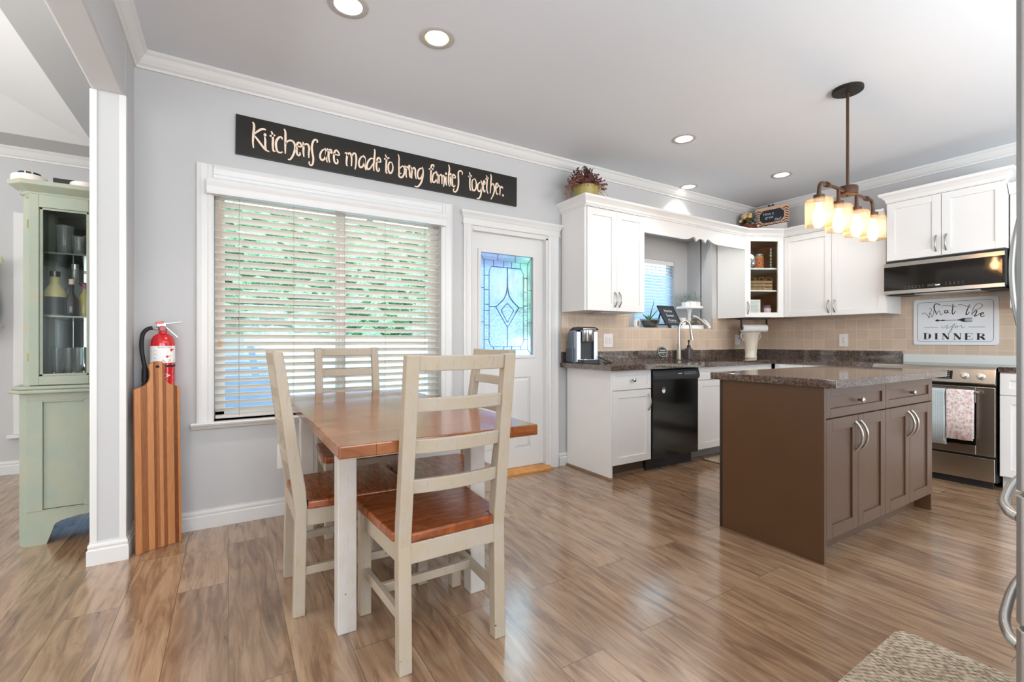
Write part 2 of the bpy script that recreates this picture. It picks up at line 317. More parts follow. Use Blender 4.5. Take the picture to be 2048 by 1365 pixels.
# ------------------------------------------------------------------ mesh helpers
WM = {}
def wmat(o): return WM.get(o.name, Matrix.Identity(4))
class MB:
    """collects pieces of one part in world (or the thing's own) coordinates"""
    def __init__(s): s.bm = bmesh.new()
    def quad(s, pts, flip=False):
        vs = [s.bm.verts.new(p) for p in pts]
        if flip: vs.reverse()
        return s.bm.faces.new(vs)
    def box(s, x0, x1, y0, y1, z0, z1, M=None):
        c = [(x, y, z) for z in (z0, z1) for y in (y0, y1) for x in (x0, x1)]
        if M is not None: c = [M @ Vector(p) for p in c]
        v = [s.bm.verts.new(p) for p in c]
        for f in ((0, 2, 3, 1), (4, 5, 7, 6), (0, 1, 5, 4), (2, 6, 7, 3), (0, 4, 6, 2), (1, 3, 7, 5)): s.bm.faces.new([v[i] for i in f])
        return s
    def prism(s, poly, a, b, axis='x', M=None):
        def P(u, v, t): return {'x': (t, u, v), 'y': (u, t, v), 'z': (u, v, t)}[axis]
        A = [P(u, v, a) for u, v in poly]; B = [P(u, v, b) for u, v in poly]
        if M is not None: A = [M @ Vector(p) for p in A]; B = [M @ Vector(p) for p in B]
        va = [s.bm.verts.new(p) for p in A]; vb = [s.bm.verts.new(p) for p in B]; n = len(poly)
        s.bm.faces.new(va); s.bm.faces.new(list(reversed(vb)))
        for i in range(n): s.bm.faces.new([va[i], vb[i], vb[(i + 1) % n], va[(i + 1) % n]])
        return s
    def tube(s, pts, r, seg=8, caps=True, M=None):
        pts = [Vector(p) for p in pts]
        if M is not None: pts = [M @ p for p in pts]
        rs = r if isinstance(r, (list, tuple)) else [r] * len(pts)
        rings = []; up = None
        for i, p in enumerate(pts):
            d = (pts[min(i + 1, len(pts) - 1)] - pts[max(i - 1, 0)])
            if d.length < 1e-9: d = Vector((0, 0, 1))
            d.normalize()
            if up is None:
                up = Vector((0, 0, 1)) if abs(d.z) < 0.9 else Vector((1, 0, 0))
            u = d.cross(up)
            if u.length < 1e-6: u = d.orthogonal()
            u.normalize(); w = u.cross(d).normalized(); up = w
            rings.append([s.bm.verts.new(p + (u * math.cos(2 * PI * k / seg) + w * math.sin(2 * PI * k / seg)) * rs[i]) for k in range(seg)])
        for a, b in zip(rings, rings[1:]):
            for k in range(seg): s.bm.faces.new([a[k], a[(k + 1) % seg], b[(k + 1) % seg], b[k]])
        if caps: s.bm.faces.new(list(reversed(rings[0]))); s.bm.faces.new(rings[-1])
        return s
    def lathe(s, prof, c=(0, 0, 0), seg=24, M=None, cap0=True, cap1=True, sx=1, sy=1):
        T = Matrix.Translation(c) if M is None else M
        rings = []
        for r, z in prof:
            rings.append([s.bm.verts.new(T @ Vector((r * sx * math.cos(2 * PI * k / seg), r * sy * math.sin(2 * PI * k / seg), z))) for k in range(seg)])
        for a, b in zip(rings, rings[1:]):
            for k in range(seg): s.bm.faces.new([a[k], a[(k + 1) % seg], b[(k + 1) % seg], b[k]])
        if cap0: s.bm.faces.new(list(reversed(rings[0])))
        if cap1: s.bm.faces.new(rings[-1])
        return s
    def ball(s, c, r, seg=10, M=None, sq=(1, 1, 1)):
        n = max(4, seg // 2); pr = [(r * math.sin(PI * i / n), -r * math.cos(PI * i / n)) for i in range(1, n)]
        T = (M or Matrix.Identity(4)) @ Matrix.Translation(c) @ Matrix.Diagonal((sq[0], sq[1], sq[2], 1))
        return s.lathe(pr, seg=seg, M=T)
    def sweep(s, path, prof, caps=True):
        """profile [(out,z)] run along a level path; out is to the right of travel; mitred"""
        P = [Vector((p[0], p[1])) for p in path]; cols = []
        for i, p in enumerate(P):
            ds = []
            if i > 0: ds.append((p - P[i - 1]).normalized())
            if i < len(P) - 1: ds.append((P[i + 1] - p).normalized())
            ns = [Vector((d.y, -d.x)) for d in ds]
            if len(ns) == 2:
                n = (ns[0] + ns[1]); n = n / max(1e-6, n.length) ; n = n / max(0.2, n.dot(ns[0]))
            else: n = ns[0]
            cols.append([s.bm.verts.new((p.x + n.x * o, p.y + n.y * o, z)) for o, z in prof])
        k = len(prof)
        for a, b in zip(cols, cols[1:]):
            for j in range(k): s.bm.faces.new([a[j], a[(j + 1) % k], b[(j + 1) % k], b[j]])
        if caps: s.bm.faces.new(list(reversed(cols[0]))); s.bm.faces.new(cols[-1])
        return s
    def panel(s, rng, holes, put):
        """slab with rectangular holes; put(u0,u1,v0,v1) adds one cell"""
        u0, u1, v0, v1 = rng
        us = sorted({u0, u1, *[h[0] for h in holes], *[h[1] for h in holes]}); us = [u for u in us if u0 <= u <= u1]
        for a, b in zip(us, us[1:]):
            m = (a + b) / 2; hs = sorted([(h[2], h[3]) for h in holes if h[0] < m < h[1]]); v = v0
            for h0, h1 in hs:
                if h0 > v: put(a, b, v, h0)
                v = max(v, h1)
            if v < v1: put(a, b, v, v1)
        return s
    def ribbon(s, pts, w, put, taper=True):
        """brush stroke on a flat surface; pts 2-D; put(u,v) -> 3-D"""
        pts = smooth(pts, 5); n = len(pts); L = []; Rr = []
        for i, (x, y) in enumerate(pts):
            a = pts[max(0, i - 1)]; b = pts[min(n - 1, i + 1)]; dx, dy = b[0] - a[0], b[1] - a[1]; l = math.hypot(dx, dy) or 1
            t = i / max(1, n - 1); ww = w * ((0.55 + 0.45 * math.sin(PI * min(1, max(0, t)))) if taper else 1) / 2
            L.append(s.bm.verts.new(put(x - dy / l * ww, y + dx / l * ww))); Rr.append(s.bm.verts.new(put(x + dy / l * ww, y - dx / l * ww)))
        for i in range(n - 1): s.bm.faces.new([L[i], Rr[i], Rr[i + 1], L[i + 1]])
        return s
def smooth(pts, k):
    if len(pts) < 3: return list(pts)
    out = []; P = [pts[0]] + list(pts) + [pts[-1]]
    for i in range(1, len(P) - 2):
        p0, p1, p2, p3 = P[i - 1:i + 3]
        for j in range(k):
            t = j / k
            out.append(tuple(0.5 * (2 * p1[d] + (p2[d] - p0[d]) * t + (2 * p0[d] - 5 * p1[d] + 4 * p2[d] - p3[d]) * t * t + (3 * p1[d] - p0[d] - 3 * p2[d] + p3[d]) * t ** 3) for d in range(len(p1))))
    out.append(tuple(pts[-1])); return out
def obj(name, mb, mat, parent=None, bev=0.0, smooth_a=None, local=False, seg=2, sub=0, solid=0):
    me = bpy.data.meshes.new(name); bm = mb.bm
    bmesh.ops.recalc_face_normals(bm, faces=bm.faces)
    if parent is not None and not local: bmesh.ops.transform(bm, matrix=wmat(parent).inverted(), verts=bm.verts)
    if smooth_a is not None:
        for f in bm.faces: f.smooth = True
    bm.to_mesh(me); bm.free()
    if smooth_a is not None: me.set_sharp_from_angle(angle=R(smooth_a))
    for m in (mat if isinstance(mat, (list, tuple)) else [mat]): me.materials.append(m)
    o = bpy.data.objects.new(name, me); COL.objects.link(o)
    if parent is not None: o.parent = parent; WM[o.name] = wmat(parent).copy()
    if solid: md = o.modifiers.new('solid', 'SOLIDIFY'); md.thickness = solid
    if bev:
        md = o.modifiers.new('bevel', 'BEVEL'); md.width = bev; md.segments = seg; md.limit_method = 'ANGLE'; md.angle_limit = R(40); md.harden_normals = False
    if sub: md = o.modifiers.new('sub', 'SUBSURF'); md.levels = sub; md.render_levels = sub
    return o
def tag(o, label, cat, group=None):
    o['label'] = label; o['category'] = cat
    if group: o['group'] = group
    return o
def thing(name, label, cat, loc=(0, 0, 0), rz=0.0, group=None):
    o = bpy.data.objects.new(name, None); COL.objects.link(o); o.location = loc; o.rotation_euler = (0, 0, rz); o.empty_display_size = 0.05
    WM[o.name] = Matrix.Translation(loc) @ Matrix.Rotation(rz, 4, 'Z')
    return tag(o, label, cat, group)
def struct(name, mb, mat, parent=None, **kw):
    o = obj(name, mb, mat, parent, **kw)
    if parent is None: o['kind'] = 'structure'
    return o
def dup(src, loc, rz=None, label=None, group=None):
    c = src.copy(); COL.objects.link(c); c.location = loc
    if rz is not None: c.rotation_euler = (0, 0, rz)
    if label: c['label'] = label
    if group: c['group'] = group
    WM[c.name] = Matrix.Translation(loc) @ Matrix.Rotation(c.rotation_euler[2], 4, 'Z')
    def kids(a, b):
        for ch in list(a.children):
            d = ch.copy(); COL.objects.link(d); d.parent = b; kids(ch, d)
    kids(src, c); return c
def text_into(mb, s, size, put, align='CENTER', dx=0, dy=0, xs=1.0):
    """printed lettering (Blender's own font) laid on a surface: put(u,v) -> 3-D"""
    cu = bpy.data.curves.new('lettering', 'FONT'); cu.body = s; cu.size = size; cu.align_x = align; cu.resolution_u = 2
    o = bpy.data.objects.new('lettering', cu); COL.objects.link(o)
    dg = bpy.context.evaluated_depsgraph_get(); me = bpy.data.meshes.new_from_object(o.evaluated_get(dg))
    vs = [mb.bm.verts.new(put(v.co.x * xs + dx, v.co.y + dy)) for v in me.vertices]
    for p in me.polygons:
        try: mb.bm.faces.new([vs[i] for i in p.vertices])
        except ValueError: pass
    bpy.data.objects.remove(o); bpy.data.curves.remove(cu); bpy.data.meshes.remove(me)
class Frame:
    """flat front: u along the width, v up, n outwards"""
    def __init__(s, o, u, n):
        s.o = Vector(o); s.u = Vector(u).normalized(); s.n = Vector(n).normalized()
        s.M = Matrix(((s.u.x, 0, s.n.x, s.o.x), (s.u.y, 0, s.n.y, s.o.y), (0, 1, 0, s.o.z), (0, 0, 0, 1)))
    def P(s, u, v, n=0): return s.o + s.u * u + Vector((0, 0, v)) + s.n * n
    def box(s, mb, u0, u1, v0, v1, n0, n1): mb.box(u0, u1, v0, v1, n0, n1, M=s.M); return mb
def shaker(fr, u0, u1, v0, v1, mb=None, rail=0.058, t=0.02, rec=0.009):
    mb = mb or MB()
    fr.box(mb, u0, u0 + rail, v0, v1, 0, t); fr.box(mb, u1 - rail, u1, v0, v1, 0, t)
    fr.box(mb, u0 + rail, u1 - rail, v0, v0 + rail, 0, t); fr.box(mb, u0 + rail, u1 - rail, v1 - rail, v1, 0, t)
    fr.box(mb, u0 + rail, u1 - rail, v0 + rail, v1 - rail, 0, t - rec)
    return mb
def bow_handle(fr, u, v0, v1, t=0.02, out=0.03, r=0.0055):
    mb = MB(); h = v1 - v0
    pts = [fr.P(u, v0 + h * k / 12, t + out * math.sin(PI * k / 12) ** 0.7 - 0.001) for k in range(13)]
    mb.tube(pts, [0.0075] + [r] * 11 + [0.0075], 8); return mb
def knob(fr, u, v, t=0.02):
    mb = MB(); M = fr.M @ Matrix.Translation((u, v, t))
    mb.lathe([(0.007, 0), (0.006, 0.012), (0.008, 0.016), (0.0155, 0.022), (0.016, 0.027), (0.010, 0.032)], M=M, seg=16); return mb

# ------------------------------------------------------------------ the room
YA, XB, XC, XC2, CEIL = 3.295, 5.495, -0.447, -0.580, 2.72
JY, SOF = 3.042, 2.36            # opening to the dining room: jamb and soffit
DX0, DXR, DY1, YS = -4.5, -0.27, 5.47, -3.3
# openings in the back wall
WIN = (-0.073, 1.384, 0.630, 2.075)
DOOR = (1.640, 2.376, 0.0, 2.005)
REC = (3.361, 4.682, 1.245, 2.291)
mb = MB(); mb.box(DX0 - .2, XB + .2, YS - .2, DY1 + .2, -0.12, 0.0)
struct('floor', mb, floor_m)
mb = MB()
mb.panel((XC2 - 0.0, XB + .15, 0, 2.9), [WIN, DOOR, REC], lambda a, b, c, d: mb.box(a, b, YA, YA + .15, c, d))
struct('wall_back', mb, wall_paint)
mb = MB(); x0, x1, z0, z1 = REC; yr = 3.628
RW = (3.80, 4.445, 1.290, 2.035)   # little window in the sink recess
mb.panel((x0 - .05, x1 + .05, z0 - .05, z1 + .05), [RW], lambda a, b, c, d: mb.box(a, b, yr, yr + .12, c, d))
mb.box(x0 - .06, x0, YA + .14, yr, z0 - .05, z1 + .05); mb.box(x1, x1 + .06, YA + .14, yr, z0 - .05, z1 + .05)
mb.box(x0, x1, YA + .14, yr, z1, z1 + .06)
struct('wall_recess', mb, wall_paint)
mb = MB(); mb.box(x0, x1, YA - .004, yr, z0 - .03, z0 + .001); struct('trim_5', mb, white, bev=.003)
mb = MB(); mb.box(XB, XB + .15, YS, YA + .15, 0, 2.9); struct('wall_right', mb, wall_paint)
mb = MB()
mb.box(XC2, XC, JY, YA + .15, 0, 2.9)                      # the post
mb.box(XC2, XC, YS, JY, SOF, 2.9)                          # header over the opening
struct('wall_left', mb, wall_paint, bev=.012, seg=3)
FW1, FW2, DW1 = (.2, 1.9, .75, 2.15), (2.3, 4.0, .75, 2.15), (-3.1, -1.25, .60, 2.15)
mb = MB(); mb.panel((XC2, XB + .15, 0, 2.9), [FW1, FW2], lambda a, b, c, d: mb.box(a, b, YS - .15, YS, c, d)); struct('wall_front', mb, wall_paint)
mb = MB()
mb.panel((DX0, DXR + .15, 0, 2.9), [(-1.44, -0.55, 0.33, 2.1)], lambda a, b, c, d: mb.box(a, b, DY1, DY1 + .15, c, d))
struct('wall_dining_back', mb, wall_paint)
mb = MB(); mb.box(DX0 - .15, DX0, YS, DY1 + .15, 0, 2.9); struct('wall_dining_left', mb, wall_paint)
mb = MB(); mb.box(DXR, DXR + .15, YA + .15, DY1 + .15, 0, 2.9); struct('wall_dining_right', mb, wall_paint)
mb = MB(); mb.panel((DX0, XC2, 0, 2.9), [DW1], lambda a, b, c, d: mb.box(a, b, YS - .15, YS, c, d)); struct('wall_dining_front', mb, wall_paint)

# kitchen ceiling with round openings for the recessed lamps
CANS = [(0.49, 2.30), (0.945, 2.304), (3.093, 2.427), (4.091, 3.155), (4.568, 2.459)]
mb = MB(); hs = 0.10
holes = [(x - hs, x + hs, y - hs, y + hs) for x, y in CANS]
mb.panel((XC2, XB + .15, YS - .15, YA + .15), holes, lambda a, b, c, d: mb.quad([(a, c, CEIL), (b, c, CEIL), (b, d, CEIL), (a, d, CEIL)]))
for x, y in CANS:
    sq = []; ci = []
    for k in range(32):
        a = 2 * PI * k / 32; c, s = math.cos(a), math.sin(a); m = max(abs(c), abs(s))
        sq.append(mb.bm.verts.new((x + hs * c / m, y + hs * s / m, CEIL))); ci.append(mb.bm.verts.new((x + .068 * c, y + .068 * s, CEIL)))
    for k in range(32): mb.bm.faces.new([sq[k], sq[(k + 1) % 32], ci[(k + 1) % 32], ci[k]])
mb.box(XC2, XB + .15, YS - .15, YA + .15, 2.89, 2.95)
struct('ceiling', mb, ceil_paint)
# dining-room tray ceiling
tx0, tx1, ty0, ty1 = DX0 + .4, -0.94, YS + .4, 5.09
mb = MB()
mb.quad([(XC2, YA + .15, CEIL), (DXR, YA + .15, CEIL), (DXR, DY1, CEIL), (XC2, DY1, CEIL)])
mb.panel((DX0, XC2, YS, DY1), [(tx0, tx1, ty0, ty1)], lambda a, b, c, d: mb.quad([(a, c, CEIL), (b, c, CEIL), (b, d, CEIL), (a, d, CEIL)]))
struct('ceiling_dining', mb, wall_paint)
mb = MB(); h = 0.42; e = 1.30
o = [(tx0, ty0), (tx1, ty0), (tx1, ty1), (tx0, ty1)]; i_ = [(tx0 + e, ty0 + e), (tx1 - e, ty0 + e), (tx1 - e, ty1 - e), (tx0 + e, ty1 - e)]
for k in range(4):
    a, b = o[k], o[(k + 1) % 4]; c, d = i_[(k + 1) % 4], i_[k]
    mb.quad([(a[0], a[1], CEIL), (b[0], b[1], CEIL), (c[0], c[1], CEIL + h), (d[0], d[1], CEIL + h)])
mb.quad([(p[0], p[1], CEIL + h) for p in i_])
mb.box(DX0 - .1, DXR + .1, YS, DY1 + .1, CEIL + h + .05, CEIL + h + .1)
struct('ceiling_tray', mb, plain('tray_paint', '#e6e5e3', 0.9))

# crown mouldings and baseboards
def crown_prof(z=CEIL, k=1.0):
    return [(-0.004, z - .085 * k), (.012 * k, z - .085 * k), (.014 * k, z - .072 * k), (.026 * k, z - .064 * k), (.040 * k, z - .045 * k), (.052 * k, z - .024 * k), (.060 * k, z - .018 * k), (.066 * k, z - .012 * k), (.066 * k, z), (-0.004, z)]
mb = MB(); mb.sweep([(XC, YS), (XC, YA), (XB, YA), (XB, YS)], crown_prof()); struct('trim_1', mb, white)
mb = MB(); mb.sweep([(DX0, YS), (DX0, DY1), (DXR, DY1), (DXR, YA + .15)], crown_prof()); struct('trim_2', mb, white)
BB = [(-0.004, 0), (.015, 0), (.015, .072), (.009, .078), (.012, .090), (.011, .098), (.006, .104), (.006, .112), (-0.004, .112)]
def baseboard(name, path):
    m = MB(); m.sweep(path, BB); return struct(name, m, white)
baseboard('baseboard_back', [(XC + .02, YA), (1.570, YA)])
baseboard('baseboard_corner', [(2.504, YA), (2.60, YA)])
baseboard('baseboard_post', [(XC2, 3.43), (XC2, JY), (XC, JY), (XC, YA)][::-1] if False else [(XC, YA), (XC, JY), (XC2, JY), (XC2, 3.43)][::-1])
baseboard('baseboard_dining_back', [(DX0, DY1), (DXR, DY1)])
baseboard('baseboard_dining_right', [(DXR, DY1), (DXR, YA + .15)])
# corner guards on the post
for n, xa, xb in (('trim_3', XC2 - .004, XC2 + .024), ('trim_4', XC - .024, XC + .004)):
    mb = MB(); mb.box(xa, xb, JY - .005, JY + .02, .105, SOF)
    struct(n, mb, white, bev=.002)

# ------------------------------------------------------------------ window_1: the big slider with its casing
w1 = bpy.data.objects.new('window_1', None); COL.objects.link(w1); w1['kind'] = 'structure'; w1.location = (.65, YA, .63)
WM[w1.name] = Matrix.Translation(w1.location)
mb = MB(); x0, x1, z0, z1 = WIN; c = .085
CAS = [(0, 0), (c, 0), (c, .022), (c - .012, .026), (c - .024, .020), (.034, .016), (.026, .020), (.010, .016), (0, .010)]
for sx, a in ((-1, x0), (1, x1)):
    mb.prism([(a + sx * u, YA - v) for u, v in CAS], z0 - .002, z1 + c, axis='z')
mb.prism([(YA - v, z1 + u) for u, v in CAS], x0 - .002, x1 + .002, axis='x')
obj('casing', mb, white, w1)
mb = MB(); mb.prism([(YA + .10, .630), (YA - .050, .630), (YA - .056, .623), (YA - .050, .612), (YA - .034, .606), (YA - .024, .592), (YA - .006, .583), (YA + .0, .583), (YA, .600), (YA + .10, .600)], x0 - .112, x1 + .112, axis='x')
obj('sill', mb, white, w1)
mb = MB()
for a, b in ((x0, x0 + .055), (x1 - .055, x1), (.642, .702)): mb.box(a, b, YA + .09, YA + .14, z0, z1)
mb.box(x0, x1, YA + .09, YA + .14, z0, z0 + .055); mb.box(x0, x1, YA + .09, YA + .14, z1 - .055, z1)
mb.box(.66, .70, YA + .075, YA + .09, z0 + .03, z1 - .03)
obj('frame', mb, white, w1, bev=.004)
mb = MB(); mb.box(x0 + .05, x1 - .05, YA + .112, YA + .116, z0 + .05, z1 - .05); obj('pane', mb, glass, w1)
# its blind
bl = thing('window_blind', 'cream wooden slatted blind hanging in the big window behind the dining table', 'blind', (.65, YA + .03, .65))
mb = MB(); zt, zb = 1.990, .690; k = 30; yb = YA + .042
for i in range(k):
    z = zt - i * (zt - zb) / (k - 1); w = .0255; t = .0013; a = R(29)
    M = Matrix.Translation((0, yb, z)) @ Matrix.Rotation(-a, 4, 'X')
    mb.prism([(-w, -t), (w, -t), (w, t), (0, t + .0018), (-w, t)], x0 + .006, x1 - .006, axis='x', M=M)
obj('slats', mb, slat_m, bl)
mb = MB(); mb.box(x0 + .006, x1 - .006, yb - .025, yb + .025, .640, .658); obj('bottom_rail', mb, slat_m, bl, bev=.003)
mb = MB(); mb.prism([(YA - .004, 1.978), (YA - .062, 1.978), (YA - .062, 1.990), (YA - .066, 2.020), (YA - .074, 2.040), (YA - .074, 2.062), (YA - .004, 2.062)], -.108, 1.402, axis='x')
obj('valance', mb, white, bl)
lc_m = plain('ladder_cord', '#9a9288', .8)
for x in (.057, .364, .681, .961, 1.261):
    mb = MB()
    for dy in (-.0265, .0265): mb.tube([(x, yb + dy, 1.99), (x, yb + dy, .65)], .0011, 5)
    obj('ladder_cord', mb, lc_m, bl)
mb = MB()
for dx, ze in ((-.052, 1.13), (-.045, 1.10), (-.038, 1.16)): mb.tube([(dx + .006, YA - .012, 1.98), (dx, YA - .010, 1.5), (dx, YA - .009, ze)], .0013, 5)
obj('pull_cord', mb, plain('pull_cord', '#c9a98a', .8), bl)
mb = MB(); mb.lathe([(.003, .035), (.006, .030), (.0055, .012), (.008, .008), (.008, 0)], c=(-.045, YA - .012, 1.075), seg=10); obj('tassel', mb, oak, bl)

# ------------------------------------------------------------------ door_1 with leaded glass
d1 = bpy.data.objects.new('door_1', None); COL.objects.link(d1); d1['kind'] = 'structure'; d1.location = (2.01, YA + .05, 0)
WM[d1.name] = Matrix.Translation(d1.location)
yd = YA + .045
mb = MB(); lx0, lx1 = 1.652, 2.366; G = (1.742, 2.262, .985, 1.840)
PN = [(1.765, 1.945, .19, .80), (2.055, 2.235, .19, .80)]
mb.panel((lx0, lx1, .035, 1.992), [G] + PN, lambda a, b, c, d: mb.box(a, b, yd, yd + .042, c, d))
for a, b, c, d in PN:
    mb.box(a, b, yd + .014, yd + .04, c, d)
    for q, yy in ((.012, .006), (.04, .004)):
        pass
    P0 = [(a, c), (b, c), (b, d), (a, d)]; P1 = [(a + .03, c + .03), (b - .03, c + .03), (b - .03, d - .03), (a + .03, d - .03)]
    for k in range(4):
        u, v = P0[k], P0[(k + 1) % 4]; s, t = P1[(k + 1) % 4], P1[k]
        mb.quad([(u[0], yd + .013, u[1]), (v[0], yd + .013, v[1]), (s[0], yd + .002, s[1]), (t[0], yd + .002, t[1])])
    mb.quad([(p[0], yd + .002, p[1]) for p in P1])
obj('leaf', mb, white, d1)
mb = MB(); a, b, c, d = G
for q in ((a - .022, a + .006, c - .022, d + .022), (b - .006, b + .022, c - .022, d + .022)): mb.box(q[0], q[1], yd - .012, yd + .01, q[2], q[3])
mb.box(a, b, yd - .012, yd + .01, c - .022, c + .006); mb.box(a, b, yd - .012, yd + .01, d - .006, d + .022)
obj('glass_frame', mb, white, d1, bev=.005)
mb = MB(); mb.box(a, b, yd + .018, yd + .023, c, d); obj('pane', mb, leaded, d1)
mb = MB(); yg = yd + .016; W_, H_ = b - a, d - c
def came_line(pts, r=.0026): mb.tube([(a + u * W_, yg, c + v * H_) for u, v in pts], r, 6)
def cl(*p, r=.0026): came_line(p, r)
cl((.09, .06), (.09, .93), (.91, .93), (.91, .06), (.09, .06)); cl((.18, .14), (.18, .82), (.22, .87), (.78, .87), (.83, .82), (.83, .14), (.78, .09), (.22, .09), (.18, .14))
for p in (((0, 0), (.09, .06)), ((1, 0), (.91, .06)), ((0, 1), (.09, .93)), ((1, 1), (.91, .93)), ((.34, .93), (.34, 1)), ((.67, .93), (.67, 1)), ((.34, 0), (.34, .06)), ((.67, 0), (.67, .06))): cl(*p)
for v in (.33, .66): cl((0, v), (.09, v)); cl((.91, v), (1, v))
for u in (.26, .45, .6, .77): cl((u, .87), (u, .93)); cl((u, .06), (u, .09))
for v in (.16, .3, .44, .5, .64, .78): cl((.09, v), (.18, v)); cl((.83, v), (.91, v))
cl(*smooth([(.52, .87), (.52, .70), (.55, .60), (.62, .54), (.74, .48)], 5), r=.004); cl((.74, .48), (.83, .48)); cl(*smooth([(.52, .70), (.49, .60), (.42, .54), (.30, .48)], 5), r=.004); cl((.30, .48), (.18, .48))
cl((.30, .48), (.52, .28), (.74, .48), r=.0035); cl((.40, .45), (.52, .52), (.64, .45), (.52, .33), (.40, .45), r=.0035); cl((.52, .28), (.52, .09))
obj('lead_came', mb, came, d1)
mb = MB()
CD = [(0, 0), (.074, 0), (.074, .020), (.064, .024), (.05, .019), (.026, .016), (.016, .019), (0, .012)]
mb.prism([(1.643 - u, YA - v) for u, v in CD], .0, 2.034, axis='z'); mb.prism([(2.376 + .010 + u * 1.45, YA - v) for u, v in CD], .0, 2.034, axis='z')
mb.box(1.62, 1.652, YA - .004, YA + .14, .03, 2.005); mb.box(2.366, 2.392, YA - .004, YA + .14, .03, 2.005); mb.box(1.62, 2.392, YA - .004, YA + .14, 1.992, 2.034)
mb.sweep([(1.566, YA + .01), (1.566, YA - .016), (2.506, YA - .016), (2.506, YA + .01)], [(-.02, 2.028), (.006, 2.028), (.008, 2.036), (0, 2.040), (0, 2.078), (.006, 2.086), (.010, 2.096), (.020, 2.112), (.024, 2.118), (.024, 2.134), (-.02, 2.134)])
obj('casing', mb, white, d1)
mb = MB(); mb.prism([(YA + .12, 0), (YA - .065, 0), (YA - .065, .012), (YA - .055, .022), (YA - .015, .030), (YA + .12, .034)], 1.63, 2.39, axis='x'); obj('threshold', mb, oak, d1)
mb = MB(); mb.lathe([(.030, 0), (.030, .006), (.012, .010), (.010, .035), (.026, .045), (.028, .058), (.018, .068), (.004, .070)], M=Matrix.Translation((1.705, yd, .93)) @ Matrix.Rotation(PI / 2, 4, 'X'), seg=20); obj('knob', mb, nickel, d1, smooth_a=40)

# ------------------------------------------------------------------ window_2 in the sink recess, with its blind
w2 = bpy.data.objects.new('window_2', None); COL.objects.link(w2); w2['kind'] = 'structure'; w2.location = (4.12, yr, 1.29); WM[w2.name] = Matrix.Translation(w2.location)
x0, x1, z0, z1 = RW
mb = MB()
for q in ((x0, x0 + .035, z0, z1), (x1 - .035, x1, z0, z1), (x0, x1, z0, z0 + .035), (x0, x1, z1 - .035, z1)): mb.box(q[0], q[1], yr + .05, yr + .09, q[2], q[3])
obj('frame', mb, white, w2, bev=.003)
mb = MB(); mb.box(x0 + .03, x1 - .03, yr + .068, yr + .072, z0 + .03, z1 - .03); obj('pane', mb, glass, w2)
bl2 = thing('window_blind', 'small white blind with closed slats in the window over the sink', 'blind', (4.12, yr + .02, 1.3))
mb = MB(); n = 20
for i in range(n):
    z = 1.955 - i * .0335; al = R(52 if i > 2 else 24)
    M = Matrix.Translation((0, yr + .025, z)) @ Matrix.Rotation(al, 4, 'X')
    mb.prism([(-.022, -.0012), (.022, -.0012), (.022, .0012), (0, .003), (-.022, .0012)], x0 + .006, x1 - .006, axis='x', M=M)
obj('slats', mb, slatw_m, bl2)
mb = MB(); mb.box(x0 + .003, x1 - .003, yr + .0, yr + .048, 1.985, 2.033); obj('head_rail', mb, plastic, bl2, bev=.003)
for x in (3.93, 4.31):
    mb = MB(); mb.tube([(x, yr - .002, 1.99), (x, yr - .002, 1.30)], .0012, 5); obj('ladder_cord', mb, plastic, bl2)

# ------------------------------------------------------------------ window_3 in the dining room (mostly behind the hutch)
w3 = bpy.data.objects.new('window_3', None); COL.objects.link(w3); w3['kind'] = 'structure'; w3.location = (-1.0, DY1, .33); WM[w3.name] = Matrix.Translation(w3.location)
mb = MB()
for q in ((-1.525, -1.44, .33, 2.185), (-.55, -.465, .33, 2.185), (-1.44, -.55, 2.10, 2.185)): mb.box(q[0], q[1], DY1 - .02, DY1 + .01, q[2], q[3])
obj('casing', mb, white, w3, bev=.004)
mb = MB(); mb.box(-1.56, -.43, DY1 - .05, DY1 + .1, .300, .33); obj('sill', mb, white, w3, bev=.006)
mb = MB()
for q in ((-1.44, -1.40, .33, 2.1), (-.59, -.55, .33, 2.1), (-1.44, -.55, .33, .37), (-1.44, -.55, 2.06, 2.1)): mb.box(q[0], q[1], DY1 + .08, DY1 + .12, q[2], q[3])
obj('frame', mb, white, w3)
mb = MB(); mb.box(-1.41, -.58, DY1 + .098, DY1 + .102, .36, 2.07); obj('pane', mb, glass, w3)

# ------------------------------------------------------------------ the windows behind the camera, with open blinds
for n_, (x0, x1, z0, z1) in ((4, FW1), (5, FW2), (6, DW1)):
    w_ = bpy.data.objects.new('window_%d' % n_, None); COL.objects.link(w_); w_['kind'] = 'structure'; w_.location = ((x0 + x1) / 2, YS, z0); WM[w_.name] = Matrix.Translation(w_.location)
    mb = MB(); xm = (x0 + x1) / 2
    for q in ((x0, x0 + .05, z0, z1), (x1 - .05, x1, z0, z1), (xm - .06, xm + .06, z0, z1), (x0, x1, z0, z0 + .05), (x0, x1, z1 - .05, z1)): mb.box(q[0], q[1], YS - .10, YS - .05, q[2], q[3])
    for q in ((x0 - .08, x0, z0 - .08, z1 + .08), (x1, x1 + .08, z0 - .08, z1 + .08), (x0, x1, z0 - .08, z0), (x0, x1, z1, z1 + .08)): mb.box(q[0], q[1], YS, YS + .02, q[2], q[3])
    obj('frame', mb, white, w_)
    mb = MB()
    for k_ in range(int((z1 - z0) / .062)):
        z = z0 + .03 + k_ * .062; mb.box(x0 + .01, x1 - .01, YS - .045, YS + .005, z, z + .012)
    obj('blind_slats', mb, slatw_m, w_)

